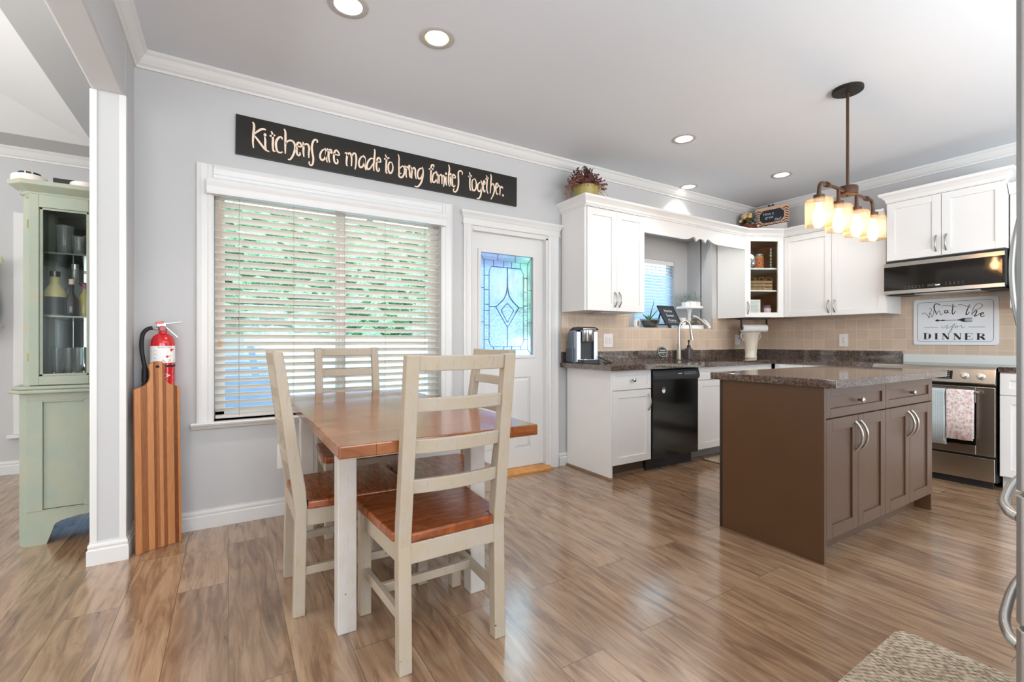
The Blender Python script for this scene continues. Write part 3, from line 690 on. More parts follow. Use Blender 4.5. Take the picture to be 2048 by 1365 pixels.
# ------------------------------------------------------------------ tiled splashback
mb = MB(); zt = 1.367
mb.panel((2.531, XB - .009, 1.012, zt), [(REC[0], REC[1], REC[2] - .001, zt + .01)], lambda a, b, c, d: mb.box(a, b, YA - .008, YA + .004, c, d))
struct('wall_tile_back', mb, tile_back)
mb = MB(); mb.box(XB - .008, XB + .004, .60, YA - .008, .990, 1.53); struct('wall_tile_right', mb, tile_right)
mb = MB(); mb.box(XB - .012, XB + .004, 1.052, 1.812, .900, .989); struct('trim_6', mb, plain('pale_splash_strip', '#dfe4df', .3))

# ------------------------------------------------------------------ outside
mb = MB(); mb.box(-14, 16, YA + .16, 26, -.30, -.16); g = obj('patio', mb, patio_m); g['kind'] = 'structure'
mb = MB(); rnd = random.Random(3)
nx, nz = 110, 44; X0, X1, H_ = -7.0, 6.0, 2.95
grid = []
for j in range(nz + 1):
    row = []
    for i in range(nx + 1):
        x = X0 + (X1 - X0) * i / nx; z = -.16 + (H_ + .16) * j / nz
        row.append(mb.bm.verts.new((x + rnd.uniform(-.04, .04), 7.0 + rnd.uniform(-.13, .13) + .5 * max(0, (z - 2.4)), z + rnd.uniform(-.05, .05))))
    grid.append(row)
for j in range(nz):
    for i in range(nx): mb.bm.faces.new([grid[j][i], grid[j][i + 1], grid[j + 1][i + 1], grid[j + 1][i]])
back = [mb.bm.verts.new((X0 + (X1 - X0) * i / nx, 8.2, H_ - .1)) for i in range(nx + 1)]
for i in range(nx): mb.bm.faces.new([grid[nz][i], grid[nz][i + 1], back[i + 1], back[i]])
hd = obj('hedge', mb, hedge_m); tag(hd, 'tall green hedge outdoors beyond the big window', 'hedge'); hd['kind'] = 'stuff'
mb = MB(); mb.box(-7, 6, 6.15, 6.40, -.16, 1.16); o_ = obj('retaining_wall', mb, plain('pale_concrete', '#9dbde6', .8, var=.06)); tag(o_, 'pale retaining wall outdoors below the hedge', 'wall'); o_['kind'] = 'structure'
shd = thing('garden_shed', 'pale blue garden shed outdoors seen blurred through the door glass', 'shed', (3.6, 5.9, -.16))
mb = MB(); mb.box(2.75, 3.55, 5.7, 6.1, -.16, 2.3); obj('walls', mb, plain('shed_blue', '#5f7cae', .7, var=.08), shd)
mb = MB(); mb.prism([(2.65, 2.28), (3.65, 2.28), (3.15, 2.75)], 5.6, 6.12, axis='y'); obj('roof', mb, plain('shed_roof', '#5d6384', .7), shd)

# ------------------------------------------------------------------ recessed lamps
can_labels = ['recessed ceiling lamp cut off by the top edge, first from the left', 'recessed ceiling lamp above the sign with its reflector showing', 'recessed ceiling lamp glowing alone in mid ceiling', 'recessed ceiling lamp nearest the back wall above the white valance', 'recessed ceiling lamp nearest the hanging pendant lamp']
def can(x, y, lens, label):
    t = thing('recessed_lamp', label, 'ceiling lamp', (x, y, CEIL), group='recessed ceiling lamps'); nm = MATS
    mb = MB(); mb.lathe([(.066, .004), (.066, -.004), (.088, -.005), (.094, -.001), (.094, .0005)], c=(x, y, CEIL), seg=40, cap0=False, cap1=False); obj('trim_ring', mb, nm.get('lamp_trim') or plain('lamp_trim', '#b9b5b4', .4), t, smooth_a=40)
    mb = MB(); mb.lathe([(.0665, -.0035), (.0650, -.0045), (.0650, .0)], c=(x, y, CEIL), seg=40, cap0=False, cap1=False); obj('inner_rim', mb, nm.get('lamp_rim') or plain('lamp_rim', '#4c4846', .4), t)
    mb = MB(); mb.lathe([(.066, -.003), (.064, .02), (.052, .085), (.045, .10)], c=(x, y, CEIL), seg=40, cap0=False); obj('reflector', mb, nm.get('lamp_reflector') or plain('lamp_reflector', '#e6e2d3', .18, .9), t, smooth_a=40)
    mb = MB()
    if lens: mb.lathe([(.064, .012), (.050, .004), (.020, .000), (.002, -.001)], c=(x, y, CEIL), seg=36, cap0=False)
    else: mb.lathe([(.012, .098), (.036, .085), (.040, .062), (.030, .045), (.012, .040)], c=(x, y, CEIL), seg=24)
    obj('bulb', mb, can_m, t, smooth_a=60); return t
c0 = can(CANS[0][0], CANS[0][1], True, can_labels[0]); can(CANS[1][0], CANS[1][1], False, can_labels[1])
for i in (2, 3, 4): dup(c0, (CANS[i][0], CANS[i][1], CEIL), label=can_labels[i])
for x, y in CANS:
    l = bpy.data.lights.new('recessed_spot', 'SPOT'); l.energy = 26 if y < 3 else 34; l.spot_size = R(112); l.spot_blend = 0.5; l.shadow_soft_size = .04; l.color = (1, .95, .88)
    o = bpy.data.objects.new('recessed_spot', l); COL.objects.link(o); o.location = (x, y, CEIL - .012)

# ------------------------------------------------------------------ pendant over the island
px, py = 3.37, 1.40
pn = thing('pendant_lamp', 'four-shade bronze pendant lamp hanging over the island', 'lamp', (px, py, CEIL))
mb = MB(); mb.lathe([(.085, 0), (.085, -.018), (.080, -.022), (.012, -.024)], c=(px, py, CEIL), seg=36); obj('canopy', mb, canopy_m, pn, smooth_a=35)
mb = MB(); mb.tube([(px, py, CEIL - .02), (px, py, 2.09)], .0085, 12); obj('rod', mb, bronze, pn, smooth_a=40)
mb = MB(); mb.lathe([(.030, 2.10), (.052, 2.094), (.056, 2.088), (.056, 2.045), (.050, 2.040), (.010, 2.038), (.008, 2.030)][::-1], c=(px, py, 0), seg=32); obj('hub', mb, bronze, pn, smooth_a=35)
mb = MB(); zb = 2.062
for s in (-1, 1):
    pts = [(px + s * u, py, z) for u, z in smooth([(0, zb), (.27, zb), (.325, zb), (.352, zb - .018), (.362, zb - .05), (.362, zb - .10)], 4)]
    mb.tube(pts, .0105, 10); mb.tube([(px + s * .25, py, zb), (px + s * .262, py, zb)], .016, 12); mb.tube([(px + s * .272, py, zb), (px + s * .28, py, zb)], .016, 12)
    mb.tube([(px + s * .121, py, zb), (px + s * .121, py, zb - .10)], .0105, 10)
obj('arm', mb, bronze, pn, smooth_a=45)
for k in range(4):
    x = px - .362 + k * .2413
    mb = MB(); mb.lathe([(.012, 1.985), (.030, 1.982), (.030, 1.945), (.026, 1.935)][::-1] + [(.012, 2.0)], c=(x, py, 0), seg=20)
    so = obj('socket', mb, bronze, pn, smooth_a=40)
    mb = MB(); mb.lathe([(.073, 1.800), (.073, 1.945), (.068, 1.955), (.026, 1.957)], c=(x, py, 0), seg=36, cap0=False, cap1=False)
    mb.lathe([(.070, 1.800), (.070, 1.943), (.066, 1.951), (.026, 1.953)], c=(x, py, 0), seg=36, cap0=False, cap1=False)
    mb.lathe([(.0735, 1.798), (.0735, 1.803), (.0695, 1.803), (.0695, 1.798), (.0735, 1.798)], c=(x, py, 0), seg=36, cap0=False, cap1=False)
    obj('lamp_shade', mb, lamp_glass, pn, smooth_a=40)
    mb = MB(); mb.lathe([(.004, 1.815), (.020, 1.820), (.030, 1.840), (.031, 1.858), (.022, 1.890), (.014, 1.915), (.013, 1.938)], c=(x, py, 0), seg=20); obj('bulb', mb, bulb_m, pn, smooth_a=60)
    l = bpy.data.lights.new('bulb_light', 'POINT'); l.energy = 7.5; l.color = (1, .78, .55); l.shadow_soft_size = .03
    o = bpy.data.objects.new('bulb_light', l); COL.objects.link(o); o.location = (x, py, 1.865)

# ------------------------------------------------------------------ wall sign over the window
sg = thing('wall_sign', 'long black board with hand-painted cream lettering above the window', 'sign', (1.046, YA, 2.37))
mb = MB(); mb.box(.038, 2.054, YA - .021, YA + .0, 2.243, 2.484, M=Matrix.Translation((1.046, 0, 2.363)) @ Matrix.Rotation(R(.5), 4, 'Y') @ Matrix.Translation((-1.046, 0, -2.363)))
obj('board', mb, blackp, sg, bev=.002)
STROKES = [[128,2462,134,2453,136,2432,132,2386,130,2340,133,2303],
[200,2429,190,2434,174,2428,153,2409,137,2390],
[136,2382,150,2366,174,2335,198,2307,220,2298],
[194,2387,197,2362,197,2331,202,2309],
[196,2399,197,2397],
[230,2429,236,2417,240,2380,239,2346,242,2310,254,2310],
[221,2398,236,2402,253,2410],
[292,2392,290,2403,281,2405,268,2393,258,2369,258,2338,265,2312,281,2305,294,2314],
[303,2462,310,2446,311,2406,310,2356,310,2305],
[313,2369,323,2387,340,2397,357,2391,367,2368,364,2333,351,2296,337,2274,325,2273],
[378,2369,403,2370,401,2387,391,2394,380,2384,376,2352,378,2321,388,2310,397,2321,394,2332],
[413,2404,417,2380,416,2344,419,2307],
[417,2376,429,2393,444,2392,451,2368,448,2335,449,2307],
[496,2418,502,2427,496,2435,482,2432,472,2411,467,2381,470,2346,476,2309,472,2273,460,2261,451,2271,452,2285],
[548,2386,533,2376,520,2351,518,2324,529,2309,544,2320,556,2352,556,2374],
[547,2392,555,2377,555,2338,562,2301],
[562,2394,571,2375,571,2335,578,2302],
[571,2378,582,2390,593,2382],
[588,2373,595,2376],
[601,2366,637,2364,632,2384,619,2393,607,2376,604,2339,610,2311,623,2305,630,2321,624,2336],
[674,2385,686,2390,690,2378,686,2341,686,2311,693,2302],
[690,2369,700,2390,713,2389,719,2360,718,2306],
[721,2372,732,2397,745,2395,750,2366,747,2317,741,2289],
[800,2389,785,2384,771,2358,768,2327,778,2310,794,2321,805,2353,806,2378],
[796,2397,808,2381,806,2341,815,2297],
[867,2387,848,2385,829,2358,821,2326,827,2307,845,2318,864,2353],
[874,2458,877,2436,873,2391,868,2335,871,2303],
[885,2375,916,2374,913,2397,902,2402,893,2386,888,2351,890,2318,899,2306,908,2318,905,2332],
[950,2435,958,2415,958,2384,956,2346,956,2309,967,2308],
[942,2401,959,2408,980,2417],
[1001,2386,982,2386,972,2359,974,2325,986,2308,1001,2327,1005,2359,999,2383],
[1042,2456,1050,2434,1049,2383,1050,2333,1050,2301,1067,2293,1083,2311,1091,2344,1086,2372,1073,2376,1055,2356],
[1058,2319,1067,2325],
[1091,2385,1101,2368,1101,2330,1106,2299],
[1101,2365,1111,2380,1121,2369,1117,2359],
[1127,2378,1129,2342,1131,2316,1136,2303],
[1127,2387,1128,2385],
[1140,2384,1147,2361,1144,2328,1145,2300],
[1147,2361,1161,2383,1172,2369,1172,2334,1179,2303],
[1228,2387,1211,2387,1194,2364,1189,2330,1201,2308,1218,2323,1228,2354],
[1225,2401,1232,2377,1230,2332,1218,2287,1199,2256,1181,2246,1166,2249],
[1315,2415,1317,2430,1305,2433,1296,2417,1295,2384,1292,2339,1292,2306,1298,2295],
[1276,2397,1296,2397,1315,2404],
[1339,2377,1319,2374,1307,2342,1305,2313,1319,2304,1335,2325,1343,2360],
[1331,2391,1343,2371,1341,2330,1345,2299],
[1348,2368,1358,2352,1358,2300],
[1360,2356,1374,2371,1382,2356,1382,2301],
[1384,2356,1394,2369,1402,2352,1400,2311,1394,2284],
[1416,2366,1414,2329,1420,2296],
[1416,2387,1417,2385],
[1436,2459,1444,2431,1438,2378,1436,2325,1444,2293],
[1454,2373,1452,2335,1458,2299],
[1454,2390,1455,2388],
[1465,2368,1493,2369,1489,2385,1479,2391,1469,2376,1467,2338,1473,2302,1485,2300,1491,2314],
[1551,2405,1553,2422,1537,2432,1520,2419,1518,2389,1520,2348,1516,2302,1501,2267,1483,2260,1477,2276,1485,2285],
[1612,2435,1619,2415,1617,2357,1619,2308,1629,2294],
[1602,2401,1619,2404,1636,2413],
[1655,2391,1638,2373,1636,2330,1644,2299,1664,2306,1675,2345,1666,2386,1655,2391],
[1709,2374,1690,2355,1685,2319,1698,2300,1716,2317,1723,2353],
[1714,2390,1725,2361,1720,2306,1709,2261,1692,2241,1677,2243],
[1736,2363,1751,2368,1749,2387,1740,2387,1736,2355,1738,2317,1749,2303,1753,2321],
[1762,2440,1773,2417,1769,2369,1769,2322,1780,2295],
[1756,2406,1771,2416,1787,2423],
[1802,2456,1809,2435,1805,2375,1800,2300],
[1807,2360,1823,2383,1836,2365,1838,2330,1825,2288,1805,2253],
[1854,2349,1873,2372,1868,2391,1854,2384,1852,2336,1861,2304,1875,2312],
[1882,2381,1891,2355,1889,2299],
[1891,2355,1905,2373,1919,2360],
[1919,2304,1921,2302]]
mb = MB()
for st in STROKES:
    p = [(st[i] / 1000, st[i + 1] / 1000) for i in range(0, len(st), 2)]
    if len(p) == 2 and abs(p[0][1] - p[1][1]) + abs(p[0][0] - p[1][0]) < .012:
        mb.bm.faces.new([mb.bm.verts.new((p[0][0] + .0085 * math.cos(t * PI / 6), YA - .0225, p[0][1] + .010 * math.sin(t * PI / 6))) for t in range(12)])
    else: mb.ribbon(p, .0128, lambda u, v: (u, YA - .0225, v))
obj('lettering', mb, cream, sg)

# ------------------------------------------------------------------ dining table
tb = thing('dining_table', 'honey-brown plank-topped dining table with distressed white legs', 'table', (.67, 2.33, 0))
mb = MB(); mb.box(.293, 1.046, 1.51, 3.125, .738, .780); obj('tabletop', mb, table_wood, tb, bev=.005)
mb = MB(); mb.box(.40, .93, 1.835, 1.857, .655, .740); mb.box(.40, .93, 2.900, 2.922, .655, .740); mb.box(.363, .385, 1.88, 2.88, .655, .740); mb.box(.940, .962, 1.88, 2.88, .655, .740); obj('apron', mb, table_paint, tb, bev=.003)
for x in (.350, .905):
    for y in (1.822, 2.865):
        mb = MB(); mb.box(x, x + .070, y, y + .070, 0, .740); obj('leg', mb, table_paint, tb, bev=.004)

# ------------------------------------------------------------------ dining chairs
def chair():
    t = thing('dining_chair', 'ladder-back dining chair nearest the camera, its back towards us', 'chair', (0, 0, 0), group='dining chairs around the table')
    fy = lambda z: -.185 - max(0, z - .46) / .605 * .085
    for s in (-1, 1):
        mb = MB(); a, b = sorted((s * .160, s * .205))
        mb.prism([(-.235, 0), (-.190, 0), (-.182, .43), (-.186, .50), (-.270, 1.062), (-.274, 1.066), (-.308, 1.064), (-.231, .47), (-.226, .42)], a, b, axis='x'); obj('back_post', mb, chair_paint, t, bev=.004)
        mb = MB(); a, b = sorted((s * .180, s * .225)); mb.box(a, b, .180, .225, 0, .425); obj('leg', mb, chair_paint, t, bev=.004)
    mb = MB(); mb.prism([(-.212, -.180), (-.160, -.180), (-.160, -.222), (.160, -.222), (.160, -.180), (.212, -.180), (.236, .215), (.226, .238), (.205, .244), (-.205, .244), (-.226, .238), (-.236, .215)], .428, .462, axis='z'); obj('seat', mb, seat_wood, t, bev=.008, seg=3)
    mb = MB(); mb.box(-.165, .165, -.222, -.200, .358, .428); mb.box(-.185, .185, .195, .217, .358, .428)
    for s in (-1, 1): mb.prism([(s * .178, -.195), (s * .198, -.195), (s * .218, .19), (s * .198, .19)], .358, .428, axis='z')
    obj('seat_frame', mb, chair_paint, t, bev=.003)
    for z0, z1 in ((1.012, 1.062), (.876, .922), (.735, .783), (.598, .647)):
        mb = MB(); k = 10; za = (z0 + z1) / 2
        for f, zz in ((0, z0), (1, z1)):
            pass
        rows = []
        for i in range(k + 1):
            x = -.162 + .324 * i / k; bow = -.020 * (1 - (x / .162) ** 2)
            rows.append([mb.bm.verts.new((x, fy(z) - d + bow, z)) for z, d in ((z0, .010), (z0, .030), (z1, .030), (z1, .010))])
        for a, b in zip(rows, rows[1:]):
            for j in range(4): mb.bm.faces.new([a[j], a[(j + 1) % 4], b[(j + 1) % 4], b[j]])
        mb.bm.faces.new(rows[0]); mb.bm.faces.new(list(reversed(rows[-1]))); obj('back_rail', mb, chair_paint, t, bev=.003)
    for s in (-1, 1):
        mb = MB(); mb.prism([(s * .172, -.195), (s * .194, -.195), (s * .212, .185), (s * .190, .185)], .158, .192, axis='z'); obj('stretcher', mb, chair_paint, t, bev=.003)
    mb = MB(); mb.box(-.186, .186, .015, .037, .158, .192); obj('stretcher', mb, chair_paint, t, bev=.003)
    return t
ch = chair()
dup(ch, (.455, 2.235, 0), -PI / 2, 'ladder-back dining chair left of the table, seen side on')
dup(ch, (.960, 2.235, 0), PI / 2, 'ladder-back dining chair right of the table, in front of the door')
dup(ch, (.685, 2.965, 0), PI, 'ladder-back dining chair at the far end, in front of the blind')
ch.location = (.680, 1.728, 0); ch.rotation_euler = (0, 0, R(1.0))

# ------------------------------------------------------------------ green hutch in the dining room
hx0, hx1, hy, hb = -.962, -.285, 3.485, 3.925
hu = thing('china_hutch', 'sage green glass-fronted china hutch standing beyond the wall post', 'cabinet', ((hx0 + hx1) / 2, 3.7, 0))
cf = .035
plan = lambda o=0: [(hx0 - o, hb), (hx0 - o, hy + cf), (hx0 + cf - o * .4, hy - o), (hx1 - cf + o * .4, hy - o), (hx1 + o, hy + cf), (hx1 + o, hb)]
# lower carcass with arched foot
mb = MB(); xc = (hx0 + hx1) / 2
arch = [(hx0 + cf, 0), (hx0 + .115, 0), (hx0 + .140, .075), (hx0 + .145, .095)] + [(xc + (hx0 + .145 - xc) * math.cos(PI * k / 12 / 1), .095 + .045 * math.sin(PI * k / 12)) for k in range(1, 12)] + [(hx1 - .145, .095), (hx1 - .140, .075), (hx1 - .115, 0), (hx1 - cf, 0), (hx1 - cf, .190), (hx0 + cf, .190)]
mb.prism(arch, hy, hy + .02, axis='y')
for s, a in ((1, hx0), (-1, hx1)):
    mb.prism([(a, hy + cf), (a + s * cf, hy), (a + s * cf, hy + .02), (a + s * .02, hy + cf + .01)], 0, .826, axis='z'); mb.box(*sorted((a, a + s * .02)), hy + cf, hb, .0, .826)
mb.box(hx0, hx1, hb - .02, hb, .1, .826); mb.box(hx0 + .02, hx1 - .02, hy + .01, hb, .17, .19); mb.box(hx0 + cf, hx1 - cf, hy, hy + .02, .785, .826); mb.box(xc - .02, xc + .02, hy, hy + .02, .185, .79)
obj('base', mb, hutch_paint, hu)
for s, a, b in ((0, hx0 + cf, xc - .02), (1, xc + .02, hx1 - cf)):
    mb = MB(); fr = Frame((a, hy, 0), (1, 0, 0), (0, -1, 0)); w = b - a
    fr.box(mb, 0, .066, .185, .785, -.018, .004); fr.box(mb, w - .05, w, .185, .785, -.018, .004); fr.box(mb, .066, w - .05, .185, .19, -.018, .004); fr.box(mb, .066, w - .05, .775, .785, -.018, .004); fr.box(mb, .066, w - .05, .19, .775, -.018, -.007)
    obj('door', mb, hutch_paint, hu, bev=.003)
mb = MB(); mb.prism(plan(.045), .826, .846, axis='z'); mb.prism(plan(.030), .846, .866, axis='z'); obj('waist_moulding', mb, hutch_paint, hu, bev=.007, seg=3)
# upper carcass: open box, mirror back
mb = MB()
for s, a in ((1, hx0 + .012), (-1, hx1 - .012)):
    mb.prism([(a, hy + cf + .012), (a + s * cf, hy + .012), (a + s * cf, hy + .032), (a + s * .02, hy + cf + .022)], .866, 1.91, axis='z'); mb.box(*sorted((a, a + s * .02)), hy + cf + .012, hb, .866, 1.91)
mb.box(hx0 + .03, hx1 - .03, hy + .012, hb, 1.885, 1.91); mb.box(hx0 + .03, hx1 - .03, hy + .03, hb, .866, .900); mb.box(hx0 + .012, hx1 - .012, hb - .012, hb, .866, 1.91); mb.box(xc - .015, xc + .015, hy + .012, hy + .03, .90, 1.89)
mb.box(hx0 + .03, hx0 + .06, hb - .06, hb - .012, .9, 1.885)
obj('upper_case', mb, hutch_paint, hu)
mb = MB(); mb.box(hx0 + .034, hx1 - .034, hb - .017, hb - .0125, .905, 1.88); obj('mirror_back', mb, mirror, hu)
for s, a, b in ((0, hx0 + .012 + cf, xc - .003), (1, xc + .003, hx1 - .012 - cf)):
    mb = MB(); fr = Frame((a, hy + .012, 0), (1, 0, 0), (0, -1, 0)); w = b - a
    l, r_ = (.040, .045)
    fr.box(mb, 0, l, .870, 1.905, 0, .02); fr.box(mb, w - r_, w, .870, 1.905, 0, .02); fr.box(mb, l, w - r_, .870, .918, 0, .02); fr.box(mb, l, w - r_, 1.838, 1.905, 0, .02)
    fr.box(mb, l, l + .014, .918, 1.838, 0, .012); fr.box(mb, w - r_ - .012, w - r_, .918, 1.838, 0, .012); fr.box(mb, l, w - r_, .918, .930, 0, .012); fr.box(mb, l, w - r_, 1.826, 1.838, 0, .012)
    dr = obj('glass_door', mb, hutch_paint, hu, bev=.002)
    mb = MB(); fr.box(mb, l + .01, w - r_ - .01, .925, 1.832, .004, .007); obj('pane', mb, glass_cab, dr)
    for z in (1.0, 1.72):
        mb = MB(); fr.box(mb, (-.007 if s == 0 else w), (0 if s == 0 else w + .007), z, z + .045, .004, .012); obj('hinge', mb, plain('old_brass', '#8a7a50', .4, .7) if 'old_brass' not in MATS else MATS['old_brass'], dr)
for z in (1.597, 1.243):
    mb = MB(); mb.box(hx0 + .034, hx1 - .034, hy + .05, hb - .02, z, z + .008); obj('shelf', mb, plain('glass_shelf_edge', '#4f5a52', .15) if 'glass_shelf_edge' not in MATS else MATS['glass_shelf_edge'], hu)
mb = MB(); base = lambda o, z: None
mb.sweep([(hx0 + .012, hb), (hx0 + .012, hy + cf + .012), (hx0 + .012 + cf, hy + .012), (hx1 - .012 - cf, hy + .012), (hx1 - .012, hy + cf + .012), (hx1 - .012, hb)][::1], [(-.03, 1.900), (.006, 1.900), (.012, 1.908), (.012, 1.918), (.030, 1.932), (.048, 1.945), (.054, 1.950), (.056, 1.972), (-.03, 1.972)])
mb.box(hx0, hx1, hy + .03, hb, 1.905, 1.968); obj('cornice', mb, hutch_paint, hu)
# things standing on the hutch
sd = thing('smoke_detector', 'round white smoke detector lying on the hutch, left one with vent slots up', 'smoke detector', (-.925, hy + .045, 1.972), group='smoke detectors on the hutch')
mb = MB(); mb.lathe([(.070, 0), (.072, .006), (.071, .030), (.066, .036), (.042, .042), (.036, .056), (.012, .060)], c=(-.925, hy + .045, 1.972), seg=36); obj('body', mb, plain('aged_plastic', '#e8dcd2', .5), sd, smooth_a=35)
mb = MB()
for k in range(9):
    a = 2 * PI * k / 9; M = Matrix.Translation((-.925 + .040 * math.cos(a), hy + .045 + .040 * math.sin(a), 2.020)) @ Matrix.Rotation(a, 4, 'Z'); mb.box(-.003, .004, -.010, .010, -.004, .005, M=M)
obj('vent_slot', mb, blackm, sd)
s2 = thing('smoke_detector', 'round white smoke detector lying on the hutch beside the wall post', 'smoke detector', (-.690, hy + .045, 1.972), group='smoke detectors on the hutch')
mb = MB(); mb.lathe([(.070, 0), (.072, .006), (.071, .028), (.064, .034), (.030, .038), (.010, .039)], c=(-.690, hy + .045, 1.972), seg=36); obj('body', mb, MATS['aged_plastic'], s2, smooth_a=35)
bs = thing('small_sign', 'black sign with red letters lying between the two smoke detectors', 'sign', (-.74, hy + .13, 1.972))
mb = MB(); mb.box(-.850, -.62, hy + .125, hy + .137, 1.972, 2.040); obj('board', mb, blackp, bs)
mb = MB(); text_into(mb, 'FOR F', .034, lambda u, v: (u, hy + .1240, v), align='LEFT', dx=-.842, dy=1.988); obj('lettering', mb, inkred, bs)

# ------------------------------------------------------------------ worktops
def strip_panel(mb, rng, hole, z0, z1): mb.panel(rng, [hole] if hole else [], lambda a, b, c, d: mb.box(a, b, c, d, z0, z1))
CT0, CT1 = .878, .918
SK = (3.74, 4.50, 2.79, 3.14)
mb = MB(); strip_panel(mb, (2.520, XB, 2.655, YA), SK, CT0, CT1); mb.box(4.862, XB, 1.822, 2.655, CT0, CT1)
mb.box(2.531, XB - .02, YA - .022, YA - .001, CT1, 1.012); mb.box(XB - .022, XB - .001, 1.822, YA - .001, CT1, 1.012)
bmesh.ops.remove_doubles(mb.bm, verts=mb.bm.verts, dist=1e-5)
ct = obj('countertop', mb, granite); tag(ct, 'long L-shaped brown granite worktop running under the wall cabinets', 'countertop')
mb = MB(); mb.box(4.862, XB, .45, 1.042, CT0, CT1); mb.box(XB - .022, XB - .001, .45, 1.042, CT1, 1.012)
ct2 = obj('countertop', mb, granite, bev=.002); tag(ct2, 'short brown granite worktop right of the stove, half hidden by the fridge', 'countertop')
sk = thing('kitchen_sink', 'undermounted stainless steel sink set into the granite worktop', 'sink', (4.12, 2.96, .72))
mb = MB(); a, b, c, d = SK; o = .012
mb.box(a - o, a, c - o, d + o, .73, CT0); mb.box(b, b + o, c - o, d + o, .73, CT0); mb.box(a, b, c - o, c, .73, CT0); mb.box(a, b, d, d + o, .73, CT0); mb.box(a - o, b + o, c - o, d + o, .72, .73)
obj('basin', mb, steel, sk)
mb = MB(); mb.lathe([(.045, .7302), (.045, .733), (.030, .731)], c=(4.12, 2.96, 0), seg=24); obj('drain', mb, chrome, sk)

# ------------------------------------------------------------------ base cabinets
def carcass(mb, x0, x1, y0, y1, z0, z1, kick=.105, side='y-', kd=.07):
    """box with a set-back plinth; side says which way the front looks"""
    mb.box(x0, x1, y0, y1, z0 + kick, z1)
    if side == 'y-': mb.box(x0, x1, y0 + kd, y1, z0, z0 + kick)
    else: mb.box(x0 + kd, x1, y0, y1, z0, z0 + kick)
YF = 2.742
b1 = thing('base_cabinet', 'white base cabinet with one drawer over one door at the left end of the worktop', 'cabinet', (2.82, 3.0, 0))
mb = MB(); mb.box(2.608, 3.048, YF, YA - .02, .105, CT0 - .001); obj('body', mb, cabw, b1)
mb = MB(); mb.box(2.588, 2.608, YF - .018, YA - .017, 0, CT0 - .001); obj('side_panel', mb, cabw, b1, bev=.0015)
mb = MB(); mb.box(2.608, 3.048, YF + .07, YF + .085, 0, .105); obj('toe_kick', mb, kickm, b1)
mb = MB(); Q = [(0, 0), (.016, 0), (.015, .008), (.010, .014), (.003, .018), (0, .018)]
mb.sweep([(2.588, YA - .016), (2.588, YF - .018), (2.606, YF - .018)], Q); obj('shoe_moulding', mb, shoe, b1)
mb = MB(); mb.sweep([(2.609, YF + .07), (3.046, YF + .07)], Q); obj('shoe_moulding', mb, shoe, b1)
fr = Frame((2.610, YF, 0), (1, 0, 0), (0, -1, 0))
d_ = obj('drawer', shaker(fr, 0, .435, .712, .870, rail=.042), cabw, b1, bev=.0015); obj('knob', knob(fr, .2175, .79), nickel, d_, smooth_a=45)
d_ = obj('door', shaker(fr, 0, .435, .112, .705), cabw, b1, bev=.0015); obj('handle', bow_handle(fr, .405, .53, .665), nickel, d_, smooth_a=60)

dw = thing('dishwasher', 'black built-in dishwasher between the white base cabinets', 'dishwasher', (3.355, 3.0, 0))
mb = MB(); mb.box(3.055, 3.657, YF + .005, YA - .03, .1, .868); obj('body', mb, blackm, dw)
mb = MB(); mb.box(3.058, 3.654, YF - .028, YF + .004, .105, .770); obj('door', mb, blackg, dw, bev=.004)
mb = MB(); mb.prism([(YF + .004, .772), (YF - .034, .772), (YF - .046, .790), (YF - .046, .812), (YF - .030, .862), (YF + .004, .866)], 3.056, 3.656, axis='x'); obj('control_panel', mb, dwpanel, dw, bev=.003)
mb = MB(); mb.box(3.27, 3.45, YF - .036, YF - .020, .767, .785); obj('grip_pocket', mb, blackg, dw)
mb = MB(); put = lambda u, v: (u, YF - .0470 + max(0, (v - .812)) * .32, v)
mb.bm.faces.new([mb.bm.verts.new(put(*q)) for q in ((3.365, .822), (3.415, .822), (3.415, .829), (3.365, .829))])
for k in range(7): 
    for j in range(2):
        u = 3.45 + k * .024; v = .818 + j * .014
        mb.bm.faces.new([mb.bm.verts.new(put(*q)) for q in ((u, v), (u + .012, v), (u + .012, v + .004), (u, v + .004))])
obj('button_marks', mb, chalkline, dw)
mb = MB(); mb.box(3.050, 3.652, YF + .045, YF + .06, 0, .105); obj('toe_kick', mb, blackm, dw)
mg = thing('dishwasher_magnet', 'small oval white and black magnet stuck on the dishwasher door', 'magnet', (3.19, YF - .028, .69))
mb = MB(); mb.lathe([(.030, 0), (.030, .002)], M=Matrix.Translation((3.192, YF - .028, .690)) @ Matrix.Rotation(PI / 2, 4, 'X'), seg=28, sx=.8, sy=1.15); obj('rim', mb, blackm, mg)
mb = MB(); mb.bm.faces.new([mb.bm.verts.new((3.192 + .022 * math.cos(-PI * k / 14), YF - .0305, .692 + .030 * math.sin(-PI * k / 14))) for k in range(15)]); obj('white_half', mb, ceramic, mg)
mb = MB(); text_into(mb, 'CLEAN', .011, lambda u, v: (u, YF - .0305, v), dx=3.192, dy=.697); text_into(mb, 'the', .008, lambda u, v: (u, YF - .0305, v), dx=3.192, dy=.709); obj('lettering', mb, ceramic, mg)

